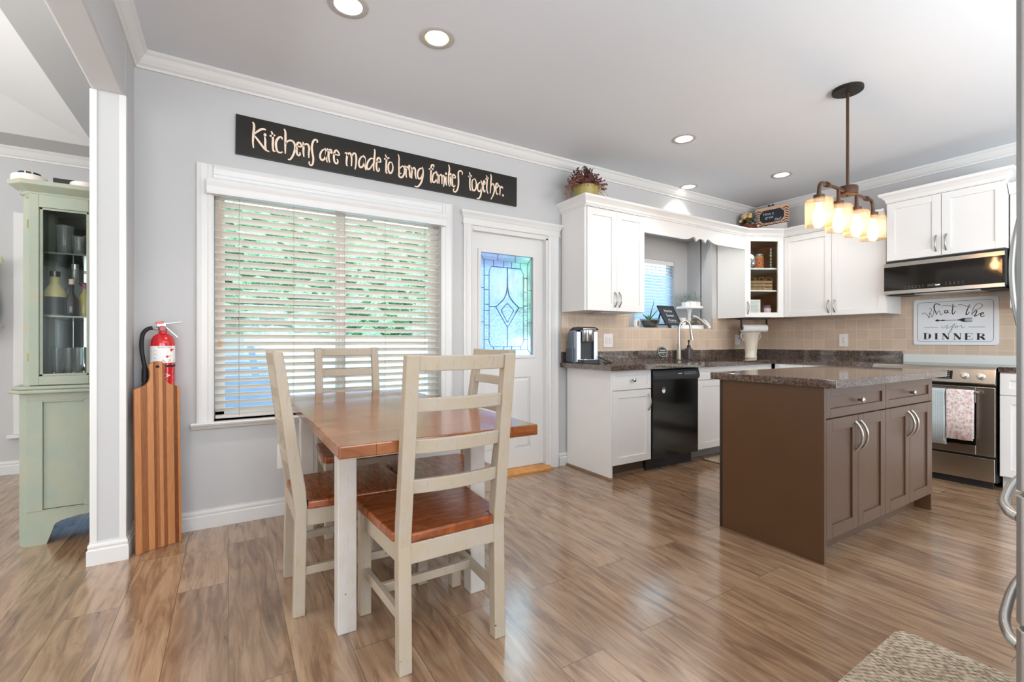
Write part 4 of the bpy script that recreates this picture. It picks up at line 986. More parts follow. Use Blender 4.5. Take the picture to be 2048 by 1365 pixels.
b2 = thing('base_cabinet', 'white sink base cabinet beside the dishwasher, partly hidden by the island', 'cabinet', (4.2, 3.0, 0))
mb = MB(); mb.box(3.664, 4.89, YF, YF + .018, .105, CT0 - .001); mb.box(3.664, 3.682, YF + .018, YA - .02, .105, CT0 - .001); mb.box(4.6, 4.89, YF + .018, YA - .02, .105, CT0 - .001); obj('body', mb, cabw, b2)
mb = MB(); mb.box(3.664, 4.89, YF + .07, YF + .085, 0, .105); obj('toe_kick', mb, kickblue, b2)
mb = MB(); mb.sweep([(3.664, YF + .07), (4.88, YF + .07)], Q); obj('shoe_moulding', mb, shoe, b2)
fr = Frame((3.666, YF, 0), (1, 0, 0), (0, -1, 0))
obj('drawer_front', shaker(fr, 0, .93, .752, .870, rail=.042), cabw, b2, bev=.0015)
for a, b, hu_ in ((0, .463, .433), (.467, .93, .497)):
    d_ = obj('door', shaker(fr, a, b, .112, .745), cabw, b2, bev=.0015); obj('handle', bow_handle(fr, hu_, .57, .70), nickel, d_, smooth_a=60)
mb = MB(); fr.box(mb, .934, 1.20, .112, .870, 0, .018); obj('filler_panel', mb, cabw, b2)

XF = 4.890
b3 = thing('base_cabinet', 'white base cabinet left of the stove, seen over the island top', 'cabinet', (5.2, 2.25, 0))
mb = MB(); carcass(mb, XF, XB - .02, 1.826, 2.70, 0, CT0 - .001, side='x-'); obj('body', mb, cabw, b3)
fr = Frame((XF, 2.69, 0), (0, -1, 0), (-1, 0, 0))
for a, b in ((.0, .28), (.284, .57), (.574, .86)):
    d_ = obj('drawer', shaker(fr, a, b, .712, .870, rail=.042), cabw, b3, bev=.0015); obj('knob', knob(fr, (a + b) / 2, .79), nickel, d_, smooth_a=45)
    obj('door', shaker(fr, a, b, .112, .705), cabw, b3, bev=.0015)
b4 = thing('base_cabinet', 'white base cabinet right of the stove, mostly behind the fridge', 'cabinet', (5.2, .75, 0))
mb = MB(); carcass(mb, XF, XB - .02, .46, 1.038, 0, CT0 - .001, side='x-'); obj('body', mb, cabw, b4)
fr = Frame((XF, 1.036, 0), (0, -1, 0), (-1, 0, 0))
obj('drawer', shaker(fr, 0, .56, .712, .870, rail=.05), cabw, b4, bev=.0015); obj('door', shaker(fr, 0, .56, .112, .705), cabw, b4, bev=.0015)

# ------------------------------------------------------------------ wall cabinets
UB, UT, YU = 1.367, 2.285, 2.975
def dentil_crown(name, path, z, label=None, parent=None, mat=None):
    mb = MB(); prof = [(-.02, z), (.004, z), (.006, z + .008), (.012, z + .012), (.018, z + .030), (.034, z + .048), (.046, z + .058), (.050, z + .064), (.050, z + .078), (-.02, z + .078)]
    mb.sweep(path, prof)
    for p, q in zip(path, path[1:]):
        p, q = Vector(p), Vector(q); d = (q - p); L = d.length; d.normalize(); n = Vector((d.y, -d.x)); k = int(L / .016)
        for i in range(k):
            c = p + d * (L * (i + .5) / k); ang = math.atan2(d.y, d.x)
            mb.box(-.0045, .0045, -.002, .007, z - .010, z + .001, M=Matrix.Translation((c.x, c.y, 0)) @ Matrix.Rotation(ang + PI, 4, 'Z'))
    return obj(name, mb, mat or cabw, parent)
cr = dentil_crown('cabinet_crown', [(2.531, YA - .001), (2.531, YU - .02), (4.768, YU - .02), (5.155, 2.752), (5.155, 1.832)], 2.246)
tag(cr, 'white dentil crown moulding running along the tops of the wall cabinets', 'moulding')
u1 = thing('wall_cabinet', 'white two-door wall cabinet above the coffee maker, next to the door', 'cabinet', (2.87, 3.1, UB))
mb = MB(); mb.box(2.531, 3.221, YU, YA - .009, UB, UT); mb.box(2.531, 3.221, YU - .018, YU, 2.236, UT); obj('body', mb, cabw, u1, bev=.001)
fr = Frame((2.531, YU, 0), (1, 0, 0), (0, -1, 0))
for a, b, hu_ in ((.018, .349, .325), (.352, .690, .376)):
    d_ = obj('door', shaker(fr, a, b, UB + .002, 2.233), cabw, u1, bev=.0015); obj('handle', bow_handle(fr, hu_, 1.405, 1.535), nickel, d_, smooth_a=60)
ul = thing('under_cabinet_light', 'small grey lamp fixed under the wall cabinet near the coffee maker', 'lamp', (2.86, 3.08, UB))
mb = MB(); mb.prism([(3.02, UB - .001), (3.03, UB - .016), (3.13, UB - .016), (3.14, UB - .001)], 2.76, 2.98, axis='x'); obj('housing', mb, greyplastic, ul, bev=.003)

vb = thing('valance_board', 'white scalloped valance board spanning above the sink recess', 'valance', (3.99, YU, 2.1))
pts = [(3.223, UT), (3.223, 2.100)]
mid = 4.03
sc = [(-.28, 0), (-.22, .004), (-.17, .016), (-.13, .034), (-.105, .040), (-.085, .024), (-.070, -.002), (-.055, .010), (-.030, .026), (0, .030)]
pts += [(mid + .0 + u, 2.100 + v) for u, v in sc] + [(mid - u, 2.100 + v) for u, v in reversed(sc[:-1])]
pts += [(4.772, 2.100), (4.772, UT)]
mb = MB(); mb.prism(pts, YU - .018, YU, axis='y'); obj('board', mb, cabw, vb)

# diagonal corner cabinet with a glass door
A_, B_ = Vector((4.768, 2.955)), Vector((5.155, 2.752)); DL = (B_ - A_).length; dn = (B_ - A_).normalized()
cc = thing('corner_cabinet', 'white diagonal corner cabinet with a glass door and knick-knacks inside', 'cabinet', (5.1, 3.05, UB))
mb = MB(); mb.box(4.768, 4.786, 2.958, YA - .009, UB, UT); obj('side_panel', mb, cabw, cc)
poly = [(4.786, YA - .01), (4.786, 2.960), (5.155, 2.766), (XB - .010, 2.766), (XB - .010, YA - .01)]
mb = MB()
for z0, z1 in ((UB, UB + .018), (2.226, 2.244)): mb.prism(poly, z0, z1, axis='z')
mb.box(4.786, XB - .010, YA - .02, YA - .009, UB, UT); mb.box(XB - .020, XB - .009, 2.766, YA - .02, UB, UT); mb.box(4.787, 4.790, 2.975, YA - .02, UB, 2.244); mb.box(5.16, XB - .010, 2.766, 2.770, UB, 2.244)
obj('body', mb, cabi, cc)
mb = MB()
for z in (1.908, 1.668): mb.prism([(4.79, YA - .02), (4.79, 2.985), (5.158, 2.790), (XB - .02, 2.790), (XB - .02, YA - .02)], z - .016, z, axis='z')
obj('shelf', mb, cabw, cc)
fd = Frame((A_.x, A_.y, 0), (dn.x, dn.y, 0), (dn.y, -dn.x, 0))
mb = MB(); fd.box(mb, 0, .062, UB, 2.244, -.018, .003); fd.box(mb, DL - .066, DL, UB, 2.244, -.018, .003); fd.box(mb, .062, DL - .066, UB, 1.420, -.018, .003); fd.box(mb, .062, DL - .066, 2.193, 2.244, -.018, .003)
dr = obj('glass_door', mb, cabw, cc, bev=.002)
mb = MB(); fd.box(mb, .058, DL - .062, 1.415, 2.198, -.010, -.007); obj('pane', mb, glass_cab, dr)
obj('handle', bow_handle(fd, .028, 1.405, 1.535, t=.003), nickel, dr, smooth_a=60)

u2 = thing('wall_cabinet', 'white two-door wall cabinet between the corner cabinet and the microwave', 'cabinet', (5.3, 2.3, UB)); XU = 5.175
mb = MB(); mb.box(XU, XB - .009, 1.832, 2.750, UB, UT); mb.box(XU - .018, XU, 1.832, 2.750, 2.236, UT); obj('body', mb, cabw, u2, bev=.001)
fr = Frame((XU, 2.750, 0), (0, -1, 0), (-1, 0, 0))
for a, b, hu_ in ((.002, .464, .438), (.468, .916, .494)):
    d_ = obj('door', shaker(fr, a, b, UB + .002, 2.233), cabw, u2, bev=.0015); obj('handle', bow_handle(fr, hu_, 1.400, 1.520), nickel, d_, smooth_a=60)
u3 = thing('wall_cabinet', 'white two-door wall cabinet above the microwave, mounted higher than its neighbours', 'cabinet', (5.3, 1.43, 1.83)); XH = 5.115
mb = MB(); mb.box(XH, XB - .009, 1.050, 1.808, 1.830, 2.40); obj('body', mb, cabw, u3, bev=.001)
fr = Frame((XH, 1.808, 0), (0, -1, 0), (-1, 0, 0))
for a, b, hu_ in ((.002, .376, .346), (.380, .756, .410)):
    d_ = obj('door', shaker(fr, a, b, 1.832, 2.350), cabw, u3, bev=.0015); obj('handle', bow_handle(fr, hu_, 1.870, 2.000), nickel, d_, smooth_a=60)
mb = MB(); z = 2.354; mb.sweep([(XB - .002, 1.808), (XH - .02, 1.808)][::1] if False else [(XB - .01, 1.808), (XH - .018, 1.808), (XH - .018, 1.050), (XB - .01, 1.050)][::-1], [(.02, z), (-.0, z), (-.006, z + .012), (-.010, z + .030), (-.030, z + .055), (-.046, z + .066), (-.050, z + .088), (.02, z + .088)])
obj('crown', mb, cabw, u3)
u4 = thing('wall_cabinet', 'white wall cabinet at the far right, just showing beside the fridge', 'cabinet', (5.3, .8, UB))
mb = MB(); mb.box(XU, XB - .009, .50, 1.044, UB, UT); obj('body', mb, cabw, u4)
fr = Frame((XU, 1.044, 0), (0, -1, 0), (-1, 0, 0)); d_ = obj('door', shaker(fr, .004, .54, UB + .002, 2.233), cabw, u4, bev=.0015)
mb = MB(); z = 2.246; mb.sweep([(XU - .02, 1.044), (XU - .02, .50)], [(-.02, z), (.004, z), (.018, z + .030), (.046, z + .058), (.050, z + .078), (-.02, z + .078)]); obj('crown', mb, cabw, u4)

# ------------------------------------------------------------------ microwave
mw = thing('microwave', 'low black and stainless microwave hood over the stove', 'microwave', (5.27, 1.43, 1.53)); XM = 5.075
mb = MB(); mb.box(XM + .022, XB - .009, 1.052, 1.812, 1.545, 1.822); mb.prism([(XM + .03, 1.545), (XB - .009, 1.545), (XB - .009, 1.528), (XM + .07, 1.520)], 1.060, 1.804, axis='y'); obj('body', mb, blackm, mw)
fr = Frame((XM + .022, 1.820, 0), (0, -1, 0), (-1, 0, 0)); w = .766
mb = MB(); fr.box(mb, 0, w, 1.770, 1.806, 0, .022); fr.box(mb, 0, w, 1.528, 1.560, 0, .022); obj('steel_trim', mb, steel, mw, bev=.002)
mb = MB(); fr.box(mb, 0, w - .012, 1.560, 1.770, 0, .019); obj('door', mb, plain('microwave_glass', '#17120c', .06), mw)
mb = MB(); mb.box(XM + .06, XM + .30, 1.20, 1.62, 1.519, 1.524); obj('vent_grille', mb, steel, mw)
mb = MB(); q = fr.P
def mark(mb, fr, u, v, du, dv, n): mb.quad([fr.P(u, v, n), fr.P(u + du, v, n), fr.P(u + du, v + dv, n), fr.P(u, v + dv, n)])
for k in range(6):
    for j in range(2): mark(mb, fr, .150 + k * .024, 1.573 + j * .014, .013, .0035, .0195)
for k in range(5):
    for j in range(2): mark(mb, fr, .420 + k * .026, 1.580 + j * .014, .010, .0035, .0195)
obj('button_marks', mb, plain('button_print', '#6d675c', .6), mw)
mb = MB(); mark(mb, fr, .305, 1.573, .062, .022, .0193); obj('display', mb, plain('display_window', '#3e4030', .2), mw)
mb = MB(); text_into(mb, '4:30', .017, lambda u, v: tuple(fr.P(u, v, .0196)), dx=.372, dy=1.578); obj('clock_digits', mb, emitter('display_digits', '#e8f4ff', 2.5), mw)

# ------------------------------------------------------------------ stove
st = thing('stove', 'stainless steel slide-in stove with towels on its oven door', 'stove', (5.15, 1.43, 0)); XR = 4.872
mb = MB(); mb.box(XR + .004, XB - .03, 1.052, 1.812, .045, .895); obj('body', mb, blackm, st)
mb = MB(); mb.box(XR + .02, XB - .014, 1.050, 1.814, .896, .914); obj('cooktop', mb, blackg, st, bev=.003)
mb = MB(); mb.prism([(XR + .03, .914), (XR - .018, .910), (XR - .036, .896), (XR - .062, .790), (XR - .050, .780), (XR + .03, .780)], 1.048, 1.816, axis='y'); obj('control_panel', mb, steel, st, bev=.002)
sl = Vector((-.026, 0, -.106)).normalized(); nn = Vector((-.106, 0, .026)).normalized(); oo = Vector((XR - .036, 1.816, .896))
cp = Matrix(((0, -sl.x, nn.x, oo.x), (-1, 0, 0, oo.y), (0, -sl.z, nn.z, oo.z), (0, 0, 0, 1)))
for u in (.075, .165, .600, .690):
    mb = MB(); M = cp @ Matrix.Translation((u, -.052, .0))
    mb.lathe([(.027, 0), (.026, .006), (.021, .010), (.019, .030), (.014, .033)], M=M, seg=24); mb.box(-.005, .005, -.021, .021, .010, .040, M=M)
    obj('control_knob', mb, plain('knob_steel', '#d9d3ca', .25, .9) if 'knob_steel' not in MATS else MATS['knob_steel'], st, smooth_a=35)
mb = MB(); mb.box(.235, .530, -.085, -.018, -.001, .0015, M=cp); obj('display', mb, blackg, st)
mb = MB()
for k in range(3):
    for j in range(4): mb.box(.470 + k * .018, .476 + k * .018, -.075 + j * .015, -.072 + j * .015, .0016, .0018, M=cp)
obj('button_marks', mb, chalkline, st)
fr = Frame((XR, 1.812, 0), (0, -1, 0), (-1, 0, 0)); w = .76
mb = MB(); fr.box(mb, 0, .075, .245, .762, 0, .035); fr.box(mb, w - .105, w, .245, .762, 0, .035); fr.box(mb, .075, w - .105, .245, .315, 0, .035); fr.box(mb, .075, w - .105, .640, .762, 0, .035)
od = obj('oven_door', mb, steel, st, bev=.003)
mb = MB(); fr.box(mb, .075, w - .105, .315, .640, 0, .030); obj('window', mb, blackg, od)
mb = MB(); M = [fr.P(.065, .722, .082), fr.P(w - .075, .722, .082)]; mb.tube(M, .0125, 12)
for u in (.085, w - .095): mb.tube([fr.P(u, .722, .03), fr.P(u, .722, .082)], .010, 8)
obj('handle', mb, steel, od, smooth_a=40)
mb = MB(); fr.box(mb, .004, w - .004, .055, .228, 0, .030); obj('drawer', mb, steel, st, bev=.003)
mb = MB(); fr.box(mb, .02, w - .02, .0, .05, -.03, 0); obj('plinth', mb, blackm, st)
# towels over the bar
def towel(name, label, u0, u1, zb, zb2, mat):
    t = thing(name, label, 'towel', tuple(fr.P((u0 + u1) / 2, .72, .08)), group='towels on the oven door')
    mb = MB(); k = 14; rows = []
    prof = [(.066, zb2), (.066, .70)] + [(.082 + .0165 * math.cos(a), .722 + .0165 * math.sin(a)) for a in [PI - PI * i / 8 for i in range(9)]] + [(.0985, .70), (.1005, (zb + .7) / 2), (.099, zb)]
    for i in range(k + 1):
        f = i / k; u = u0 + (u1 - u0) * f
        rows.append([mb.bm.verts.new(fr.P(u + (.004 * math.sin(3 * v * 9)), v, n + .002 * math.sin(f * 9 + v * 6))) for n, v in prof])
    for a, b in zip(rows, rows[1:]):
        for j in range(len(prof) - 1): mb.bm.faces.new([a[j], b[j], b[j + 1], a[j + 1]])
    obj('cloth', mb, mat, t, smooth_a=60, solid=.003)
def waffle():
    m, nt, p = newmat('blue_waffle_cloth'); ch_ = N(nt, 'ShaderNodeTexBrick'); ch_.offset = 0; ch_.inputs['Brick Width'].default_value = .014; ch_.inputs['Row Height'].default_value = .014; ch_.inputs['Mortar Size'].default_value = .0025
    ch_.inputs['Scale'].default_value = 1; ch_.inputs['Color1'].default_value = lin('#c2d0d3'); ch_.inputs['Color2'].default_value = lin('#cbd6d8'); ch_.inputs['Mortar'].default_value = lin('#aebdc2')
    sp = N(nt, 'ShaderNodeSeparateXYZ'); t = N(nt, 'ShaderNodeTexCoord'); nt.links.new(t.outputs['Object'], sp.inputs[0]); cb = N(nt, 'ShaderNodeCombineXYZ'); nt.links.new(sp.outputs[1], cb.inputs[0]); nt.links.new(sp.outputs[2], cb.inputs[1]); nt.links.new(cb.outputs[0], ch_.inputs['Vector'])
    nt.links.new(ch_.outputs['Color'], p.inputs['Base Color']); setp(p, None, .9); return m
def floral():
    m, nt, p = newmat('pink_floral_cloth'); vec = coords(nt, (1, 1, 1)); v = N(nt, 'ShaderNodeTexVoronoi'); v.inputs['Scale'].default_value = 34; nt.links.new(vec, v.inputs['Vector'])
    n = noise(nt, vec, 60, 3, .6); ring = ramp(nt, v.outputs['Distance'], [(0.0, '#c78f86'), (.18, '#d59a9c'), (.26, '#f3e9e6'), (.36, '#f3e9e6'), (.42, '#d9a6a2'), (.50, '#f4ecea')])
    c = mix(nt, ramp(nt, n.outputs[0], [(.5, (0, 0, 0, 1)), (.6, (.5, .5, .5, 1))]), ring, '#b9a39a'); nt.links.new(c, p.inputs['Base Color']); setp(p, None, .9); return m
towel('dish_towel', 'pale blue waffle dish towel hanging on the oven handle, left of the pink one', .300, .492, .325, .30, waffle())
towel('dish_towel', 'white dish towel with pink flowers hanging on the oven handle', .498, .655, .355, .37, floral())

# ------------------------------------------------------------------ metal sign over the stove
ds = thing('wall_sign', 'white metal sign with a fork and black lettering over the stove', 'sign', (XB - .02, 1.45, 1.29))
def rrect(y0, y1, z0, z1, r, k=6):
    out = []
    for cy_, cz, a0 in ((y1 - r, z1 - r, 0), (y0 + r, z1 - r, 90), (y0 + r, z0 + r, 180), (y1 - r, z0 + r, 270)):
        out += [(cy_ + r * math.cos(R(a0 + 90 * i / k)), cz + r * math.sin(R(a0 + 90 * i / k))) for i in range(k + 1)]
    return out
mb = MB(); mb.prism(rrect(1.170, 1.735, 1.074, 1.492, .022), XB - .019, XB - .0085, axis='x'); obj('plate', mb, plain('enamel_white', '#e9edf0', .35), ds, bev=.002)
mb = MB(); o_ = rrect(1.199, 1.706, 1.103, 1.464, .030); i_ = rrect(1.2015, 1.7035, 1.1055, 1.4615, .028)
va = [mb.bm.verts.new((XB - .0198, y, z)) for y, z in o_]; vb_ = [mb.bm.verts.new((XB - .0198, y, z)) for y, z in i_]
for k in range(len(va)): mb.bm.faces.new([va[k], va[(k + 1) % len(va)], vb_[(k + 1) % len(va)], vb_[k]])
obj('border_line', mb, ink, ds)
S2 = [('s',[(1666,1356),(1664,1368),(1648,1365),(1631,1345),(1620,1321),(1618,1359),(1602,1391),(1609,1407),(1620,1403)]),
('s',[(1620,1363),(1609,1358),(1599,1327),(1588,1371),(1581,1422)]),
('m',[(1541,1429),(1552,1443),(1577,1445),(1586,1418),(1577,1380),(1566,1347)]),
('s',[(1566,1356),(1557,1379),(1547,1381),(1543,1355),(1540,1343),(1524,1359)]),
('m',[(1493,1380),(1506,1385),(1513,1372),(1506,1358),(1493,1371),(1489,1384),(1491,1364),(1475,1358)]),
('m',[(1457,1439),(1458,1401),(1462,1364),(1455,1348),(1438,1377)]),
('s',[(1531,1424),(1510,1429),(1479,1422),(1435,1415)]),
('m',[(1347,1427),(1363,1382),(1371,1346),(1365,1339),(1348,1363)]),
('s',[(1426,1426),(1404,1429),(1368,1413),(1339,1402)]),
('s',[(1323,1375),(1287,1386),(1268,1411),(1278,1427),(1303,1427),(1323,1397),(1332,1362),(1335,1331)]),
('m',[(1332,1344),(1316,1366),(1303,1369),(1310,1343),(1319,1324),(1303,1330),(1284,1346)]),
('m',[(1281,1340),(1262,1343),(1265,1352),(1278,1346),(1278,1324),(1265,1319),(1256,1328)]),
('t',[(1526,1248),(1533,1230),(1520,1227),(1506,1243),(1493,1249),(1498,1238),(1493,1229),(1506,1225),(1486,1226),(1472,1242)]),
('t',[(1526,1264),(1525,1263)]),
('t',[(1472,1237),(1448,1250),(1445,1264),(1455,1251),(1469,1215),(1482,1190),(1475,1187),(1463,1214),(1462,1228),(1438,1237)]),
('t',[(1435,1245),(1441,1232),(1431,1225),(1426,1238),(1435,1245),(1414,1238),(1401,1247),(1398,1238),(1396,1224),(1378,1233)]),
('t',[(1657,1235),(1556,1234)]),
('t',[(1355,1232),(1253,1230)]),
('B',[(1648,1181),(1648,1129)]),
('s',[(1662,1182),(1631,1183),(1613,1171),(1609,1154),(1617,1133),(1635,1128),(1662,1127)]),
('B',[(1618,1171),(1615,1154),(1620,1136)]),
('B',[(1570,1180),(1570,1127)]),
('s',[(1581,1180),(1557,1179)]),
('s',[(1581,1127),(1556,1127)]),
('s',[(1524,1179),(1524,1126)]),
('s',[(1536,1179),(1517,1179)]),
('s',[(1534,1126),(1513,1125)]),
('B',[(1522,1178),(1487,1126)]),
('s',[(1486,1178),(1486,1126)]),
('s',[(1494,1178),(1479,1178)]),
('s',[(1446,1177),(1446,1124)]),
('s',[(1458,1177),(1440,1177)]),
('s',[(1457,1124),(1435,1124)]),
('B',[(1445,1176),(1409,1124)]),
('s',[(1408,1176),(1408,1124)]),
('s',[(1418,1177),(1399,1176)]),
('B',[(1370,1176),(1370,1123)]),
('s',[(1381,1176),(1334,1175),(1333,1165)]),
('s',[(1381,1122),(1335,1122),(1331,1134)]),
('s',[(1368,1151),(1347,1151)]),
('s',[(1347,1157),(1347,1143)]),
('B',[(1294,1175),(1294,1123)]),
('s',[(1307,1175),(1272,1174),(1259,1166),(1258,1156),(1268,1148),(1291,1148)]),
('B',[(1264,1167),(1263,1153)]),
('B',[(1281,1148),(1267,1136),(1258,1122)]),
('s',[(1307,1122),(1283,1122)]),
('s',[(1261,1122),(1250,1122)])]
mb = MB()
for kind, st_ in S2:
    mb.ribbon([(y / 1000, z / 1000) for y, z in st_], {'s': .0035, 'm': .0075, 't': .0026, 'B': .0150}[kind], lambda u, v: (XB - .0197, u, v), taper=kind == 'm')
obj('lettering', mb, ink, ds)
mb = MB(); fk = [(1.577, 1.297), (1.574, 1.303), (1.560, 1.306), (1.545, 1.300), (1.525, 1.303), (1.505, 1.299), (1.430, 1.298), (1.410, 1.303), (1.395, 1.310), (1.380, 1.312), (1.380, 1.278), (1.395, 1.280), (1.410, 1.288), (1.430, 1.294), (1.505, 1.293), (1.525, 1.289), (1.545, 1.293), (1.560, 1.287), (1.574, 1.290)]
mb.bm.faces.new([mb.bm.verts.new((XB - .0197, y, z)) for y, z in fk])
for z in (1.280, 1.290, 1.300, 1.3095): mb.bm.faces.new([mb.bm.verts.new((XB - .0197, y, q)) for y, q in ((1.381, z + .0028), (1.332, z + .0022), (1.332, z - .0022), (1.381, z - .0028))])
obj('fork_picture', mb, ink, ds)

# ------------------------------------------------------------------ island
isl = thing('kitchen_island', 'brown painted kitchen island with two drawers over four doors', 'island', (3.22, 1.43, 0)); IY = 1.168
mb = MB(); mb.box(2.534, 3.918, IY, 1.705, .105, .878); mb.box(2.534, 3.918, IY + .07, 1.70, 0, .105); obj('body', mb, islandf, isl)
mb = MB(); mb.box(2.514, 2.534, 1.146, 1.712, 0, .878); obj('end_panel', mb, islandm, isl, bev=.0015)
mb = MB(); mb.box(3.918, 3.938, 1.150, 1.712, 0, .878); obj('end_panel', mb, islandm, isl, bev=.0015)
mb = MB(); mb.box(2.512, 2.528, 1.70, 1.716, 0, .878); obj('corner_strip', mb, plain('dark_edge', '#2c211b', .5), isl)
fr = Frame((2.538, IY, 0), (1, 0, 0), (0, -1, 0)); W_ = 1.376
for a, b in ((0, W_ / 2 - .002), (W_ / 2 + .002, W_)):
    d_ = obj('drawer', shaker(fr, a, b, .722, .872, rail=.045), islandf, isl, bev=.0015); obj('knob', knob(fr, (a + b) / 2, .795), nickel, d_, smooth_a=45)
q = W_ / 4
for k in range(4):
    a, b = k * q + .0015, (k + 1) * q - .0015
    d_ = obj('door', shaker(fr, a, b, .113, .715, rail=.062), islandf, isl, bev=.0015)
    obj('handle', bow_handle(fr, b - .028 if k % 2 == 0 else a + .028, .525, .680, out=.034, r=.0065), nickel, d_, smooth_a=60)
mb = MB(); mb.box(2.492, 3.968, 1.082, 1.766, .880, .921); it = obj('island_worktop', mb, granite, bev=.003); tag(it, 'polished brown granite worktop on the island', 'countertop')

# ------------------------------------------------------------------ fridge at the right edge
fg = thing('refrigerator', 'stainless steel french-door fridge cut off by the right edge', 'refrigerator', (1.83, -.1, 0)); FX0, FX1, FY = 1.385, 2.30, .276
mb = MB(); mb.box(FX0 + .006, FX1, -.48, FY - .075, .02, 1.825); obj('body', mb, plain('fridge_side', '#8f8f8e', .5, .4), fg, bev=.004)
for n_, a, b, z0, z1 in (('door', FX0, 1.842, .800, 1.835), ('door', 1.846, FX1, .800, 1.835), ('drawer', FX0, FX1, .525, .790), ('drawer', FX0, FX1, .03, .515)):
    mb = MB(); mb.prism([(a, FY - .072), (a, FY - .012), (a + .012, FY - .003), ((a + b) / 2, FY + .006), (b - .012, FY - .003), (b, FY - .012), (b, FY - .072)], z0, z1, axis='z')
    d_ = obj(n_, mb, fridgem, fg, bev=.003)
    mb = MB()
    if n_ == 'door':
        u = b - .05 if a < 1.5 else a + .05
        pts = smooth([(u, FY - .002, 1.02), (u, FY + .035, 1.06), (u, FY + .066, 1.16), (u, FY + .078, 1.30), (u, FY + .066, 1.43), (u, FY + .035, 1.54), (u, FY - .002, 1.58)], 5)
    else:
        zh = z1 - .057
        pts = smooth([(a + .05, FY - .002, zh), (a + .09, FY + .024, zh), (a + .20, FY + .052, zh), ((a + b) / 2, FY + .078, zh), (b - .20, FY + .058, zh), (b - .09, FY + .030, zh), (b - .05, FY - .002, zh)], 5)
    mb.tube(pts, .0105, 10); obj('handle', mb, plain('handle_steel', '#c9c9c8', .25, .9) if 'handle_steel' not in MATS else MATS['handle_steel'], d_, smooth_a=60)

# ------------------------------------------------------------------ mats
def rug(name, label, cx, cy_, sx, sy, rz, mat, edge=None, r=.04):
    t = thing(name, label, 'mat', (cx, cy_, 0), rz)
    mb = MB(); P = [(x, y) for x, y in rrect(-sx / 2, sx / 2, -sy / 2, sy / 2, r)]; mb.prism(P, .002, .011, axis='z'); obj('pile', mb, mat, t, local=True, bev=.003)
    mb = MB(); P = [(x, y) for x, y in rrect(-sx / 2 - .004, sx / 2 + .004, -sy / 2 - .004, sy / 2 + .004, r)]; mb.prism(P, 0, .005, axis='z'); obj('backing', mb, edge or rubber, t, local=True)
rug('floor_mat', 'woven beige floor mat lying in front of the fridge', 1.735, .505, .92, .44, R(1.5), weave, weave)
rug('floor_mat', 'woven beige mat with a dark edge on the floor before the sink', 4.30, 2.48, 1.05, .56, R(-1), weave)

# ------------------------------------------------------------------ cutting board and fire extinguisher by the post
cbd = thing('cutting_board', 'long striped wooden serving board leaning in the corner by the post', 'cutting board', (-.317, 3.110, 0), R(26))
bw = .1035; pts = [(-bw, 0), (bw, 0), (bw, .855), (.088, .862)] + smooth([(.078, .866), (.050, .880), (.036, .905), (.032, .935), (.038, .970)], 4) + [(.034, .985), (.020, .998), (0, 1.002), (-.020, .998), (-.034, .985)] + smooth([(-.038, .970), (-.032, .935), (-.036, .905), (-.050, .880), (-.078, .866)], 4) + [(-.088, .862), (-bw, .855)]
M = Matrix.Rotation(R(-1.7), 4, 'X')
mb = MB(); hole = [(.009 * math.cos(PI * k / 8), .972 + .008 * math.sin(PI * k / 8)) for k in range(16)]
mb.prism(pts, -.010, .010, axis='y', M=M); o = obj('board', mb, board_m, cbd, local=True, bev=.003)
mb = MB(); mb.prism(hole, -.0108, .0108, axis='y', M=M); obj('hang_hole', mb, plain('hole_dark', '#24140a', .8), cbd, local=True)

ex, ey = -.312, 3.224
fe = thing('fire_extinguisher', 'red fire extinguisher hanging on the wall behind the cutting board', 'fire extinguisher', (ex, ey, .70))
mb = MB(); mb.lathe([(.040, .690), (.056, .696), (.0565, .705), (.0565, 1.095), (.054, 1.115), (.045, 1.135), (.030, 1.148), (.020, 1.153), (.019, 1.165)], c=(ex, ey, 0), seg=40); obj('tank', mb, red, fe, smooth_a=50)
def wrap(mb, pts2, rr=.0570):   # label wrapped on the cylinder: (angle deg from the camera side, z)
    mb.bm.faces.new([mb.bm.verts.new((ex + rr * math.sin(R(a)), ey - rr * math.cos(R(a)), z)) for a, z in pts2])
mb = MB(); 
for k in range(24): wrap(mb, [(-90 + k * 7.5, .990), (-82.5 + k * 7.5, .990), (-82.5 + k * 7.5, 1.083), (-90 + k * 7.5, 1.083)])
obj('label', mb, paperw, fe)
mb = MB(); put = lambda a0, rr: (lambda u, v: (ex + rr * math.sin(R(a0) + u / .057), ey - rr * math.cos(R(a0) + u / .057), v))
text_into(mb, 'INSTRUCTIONS', .0095, put(15, .0574), dx=0, dy=1.0725)
for r_, z in enumerate((1.058, 1.052, 1.044, 1.036, 1.030, 1.022, 1.014, 1.008)):
    for a0, w in ((-62, .022), (-30, .020 if r_ % 3 else .012)):
        mb.bm.faces.new([mb.bm.verts.new(put(a0, .0574)(u, v)) for u, v in ((-w / 2, z), (w / 2, z), (w / 2, z + .0016), (-w / 2, z + .0016))])
for a0, s in ((8, 'A'), (38, 'B'), (66, 'C')):
    mb.bm.faces.new([mb.bm.verts.new(put(a0, .0573)(u, v)) for u, v in ((-.008, .995), (.008, .995), (.008, .999), (-.008, .999))]); text_into(mb, s, .012, put(a0, .0574), dy=1.000)
obj('label_print', mb, ink, fe)
mb = MB()
for a0, z, r_ in ((48, 1.060, .008), (26, 1.024, .0065)):
    mb.bm.faces.new([mb.bm.verts.new(put(a0, .0575)(r_ * math.cos(PI * k / 6), z + r_ * math.sin(PI * k / 6))) for k in range(12)])
    mb.bm.faces.new([mb.bm.verts.new(put(a0, .0575)(u + .008, z + v)) for u, v in ((0, .004), (.010, .006), (.010, .003), (0, 0))])
obj('label_picture', mb, inkred, fe)
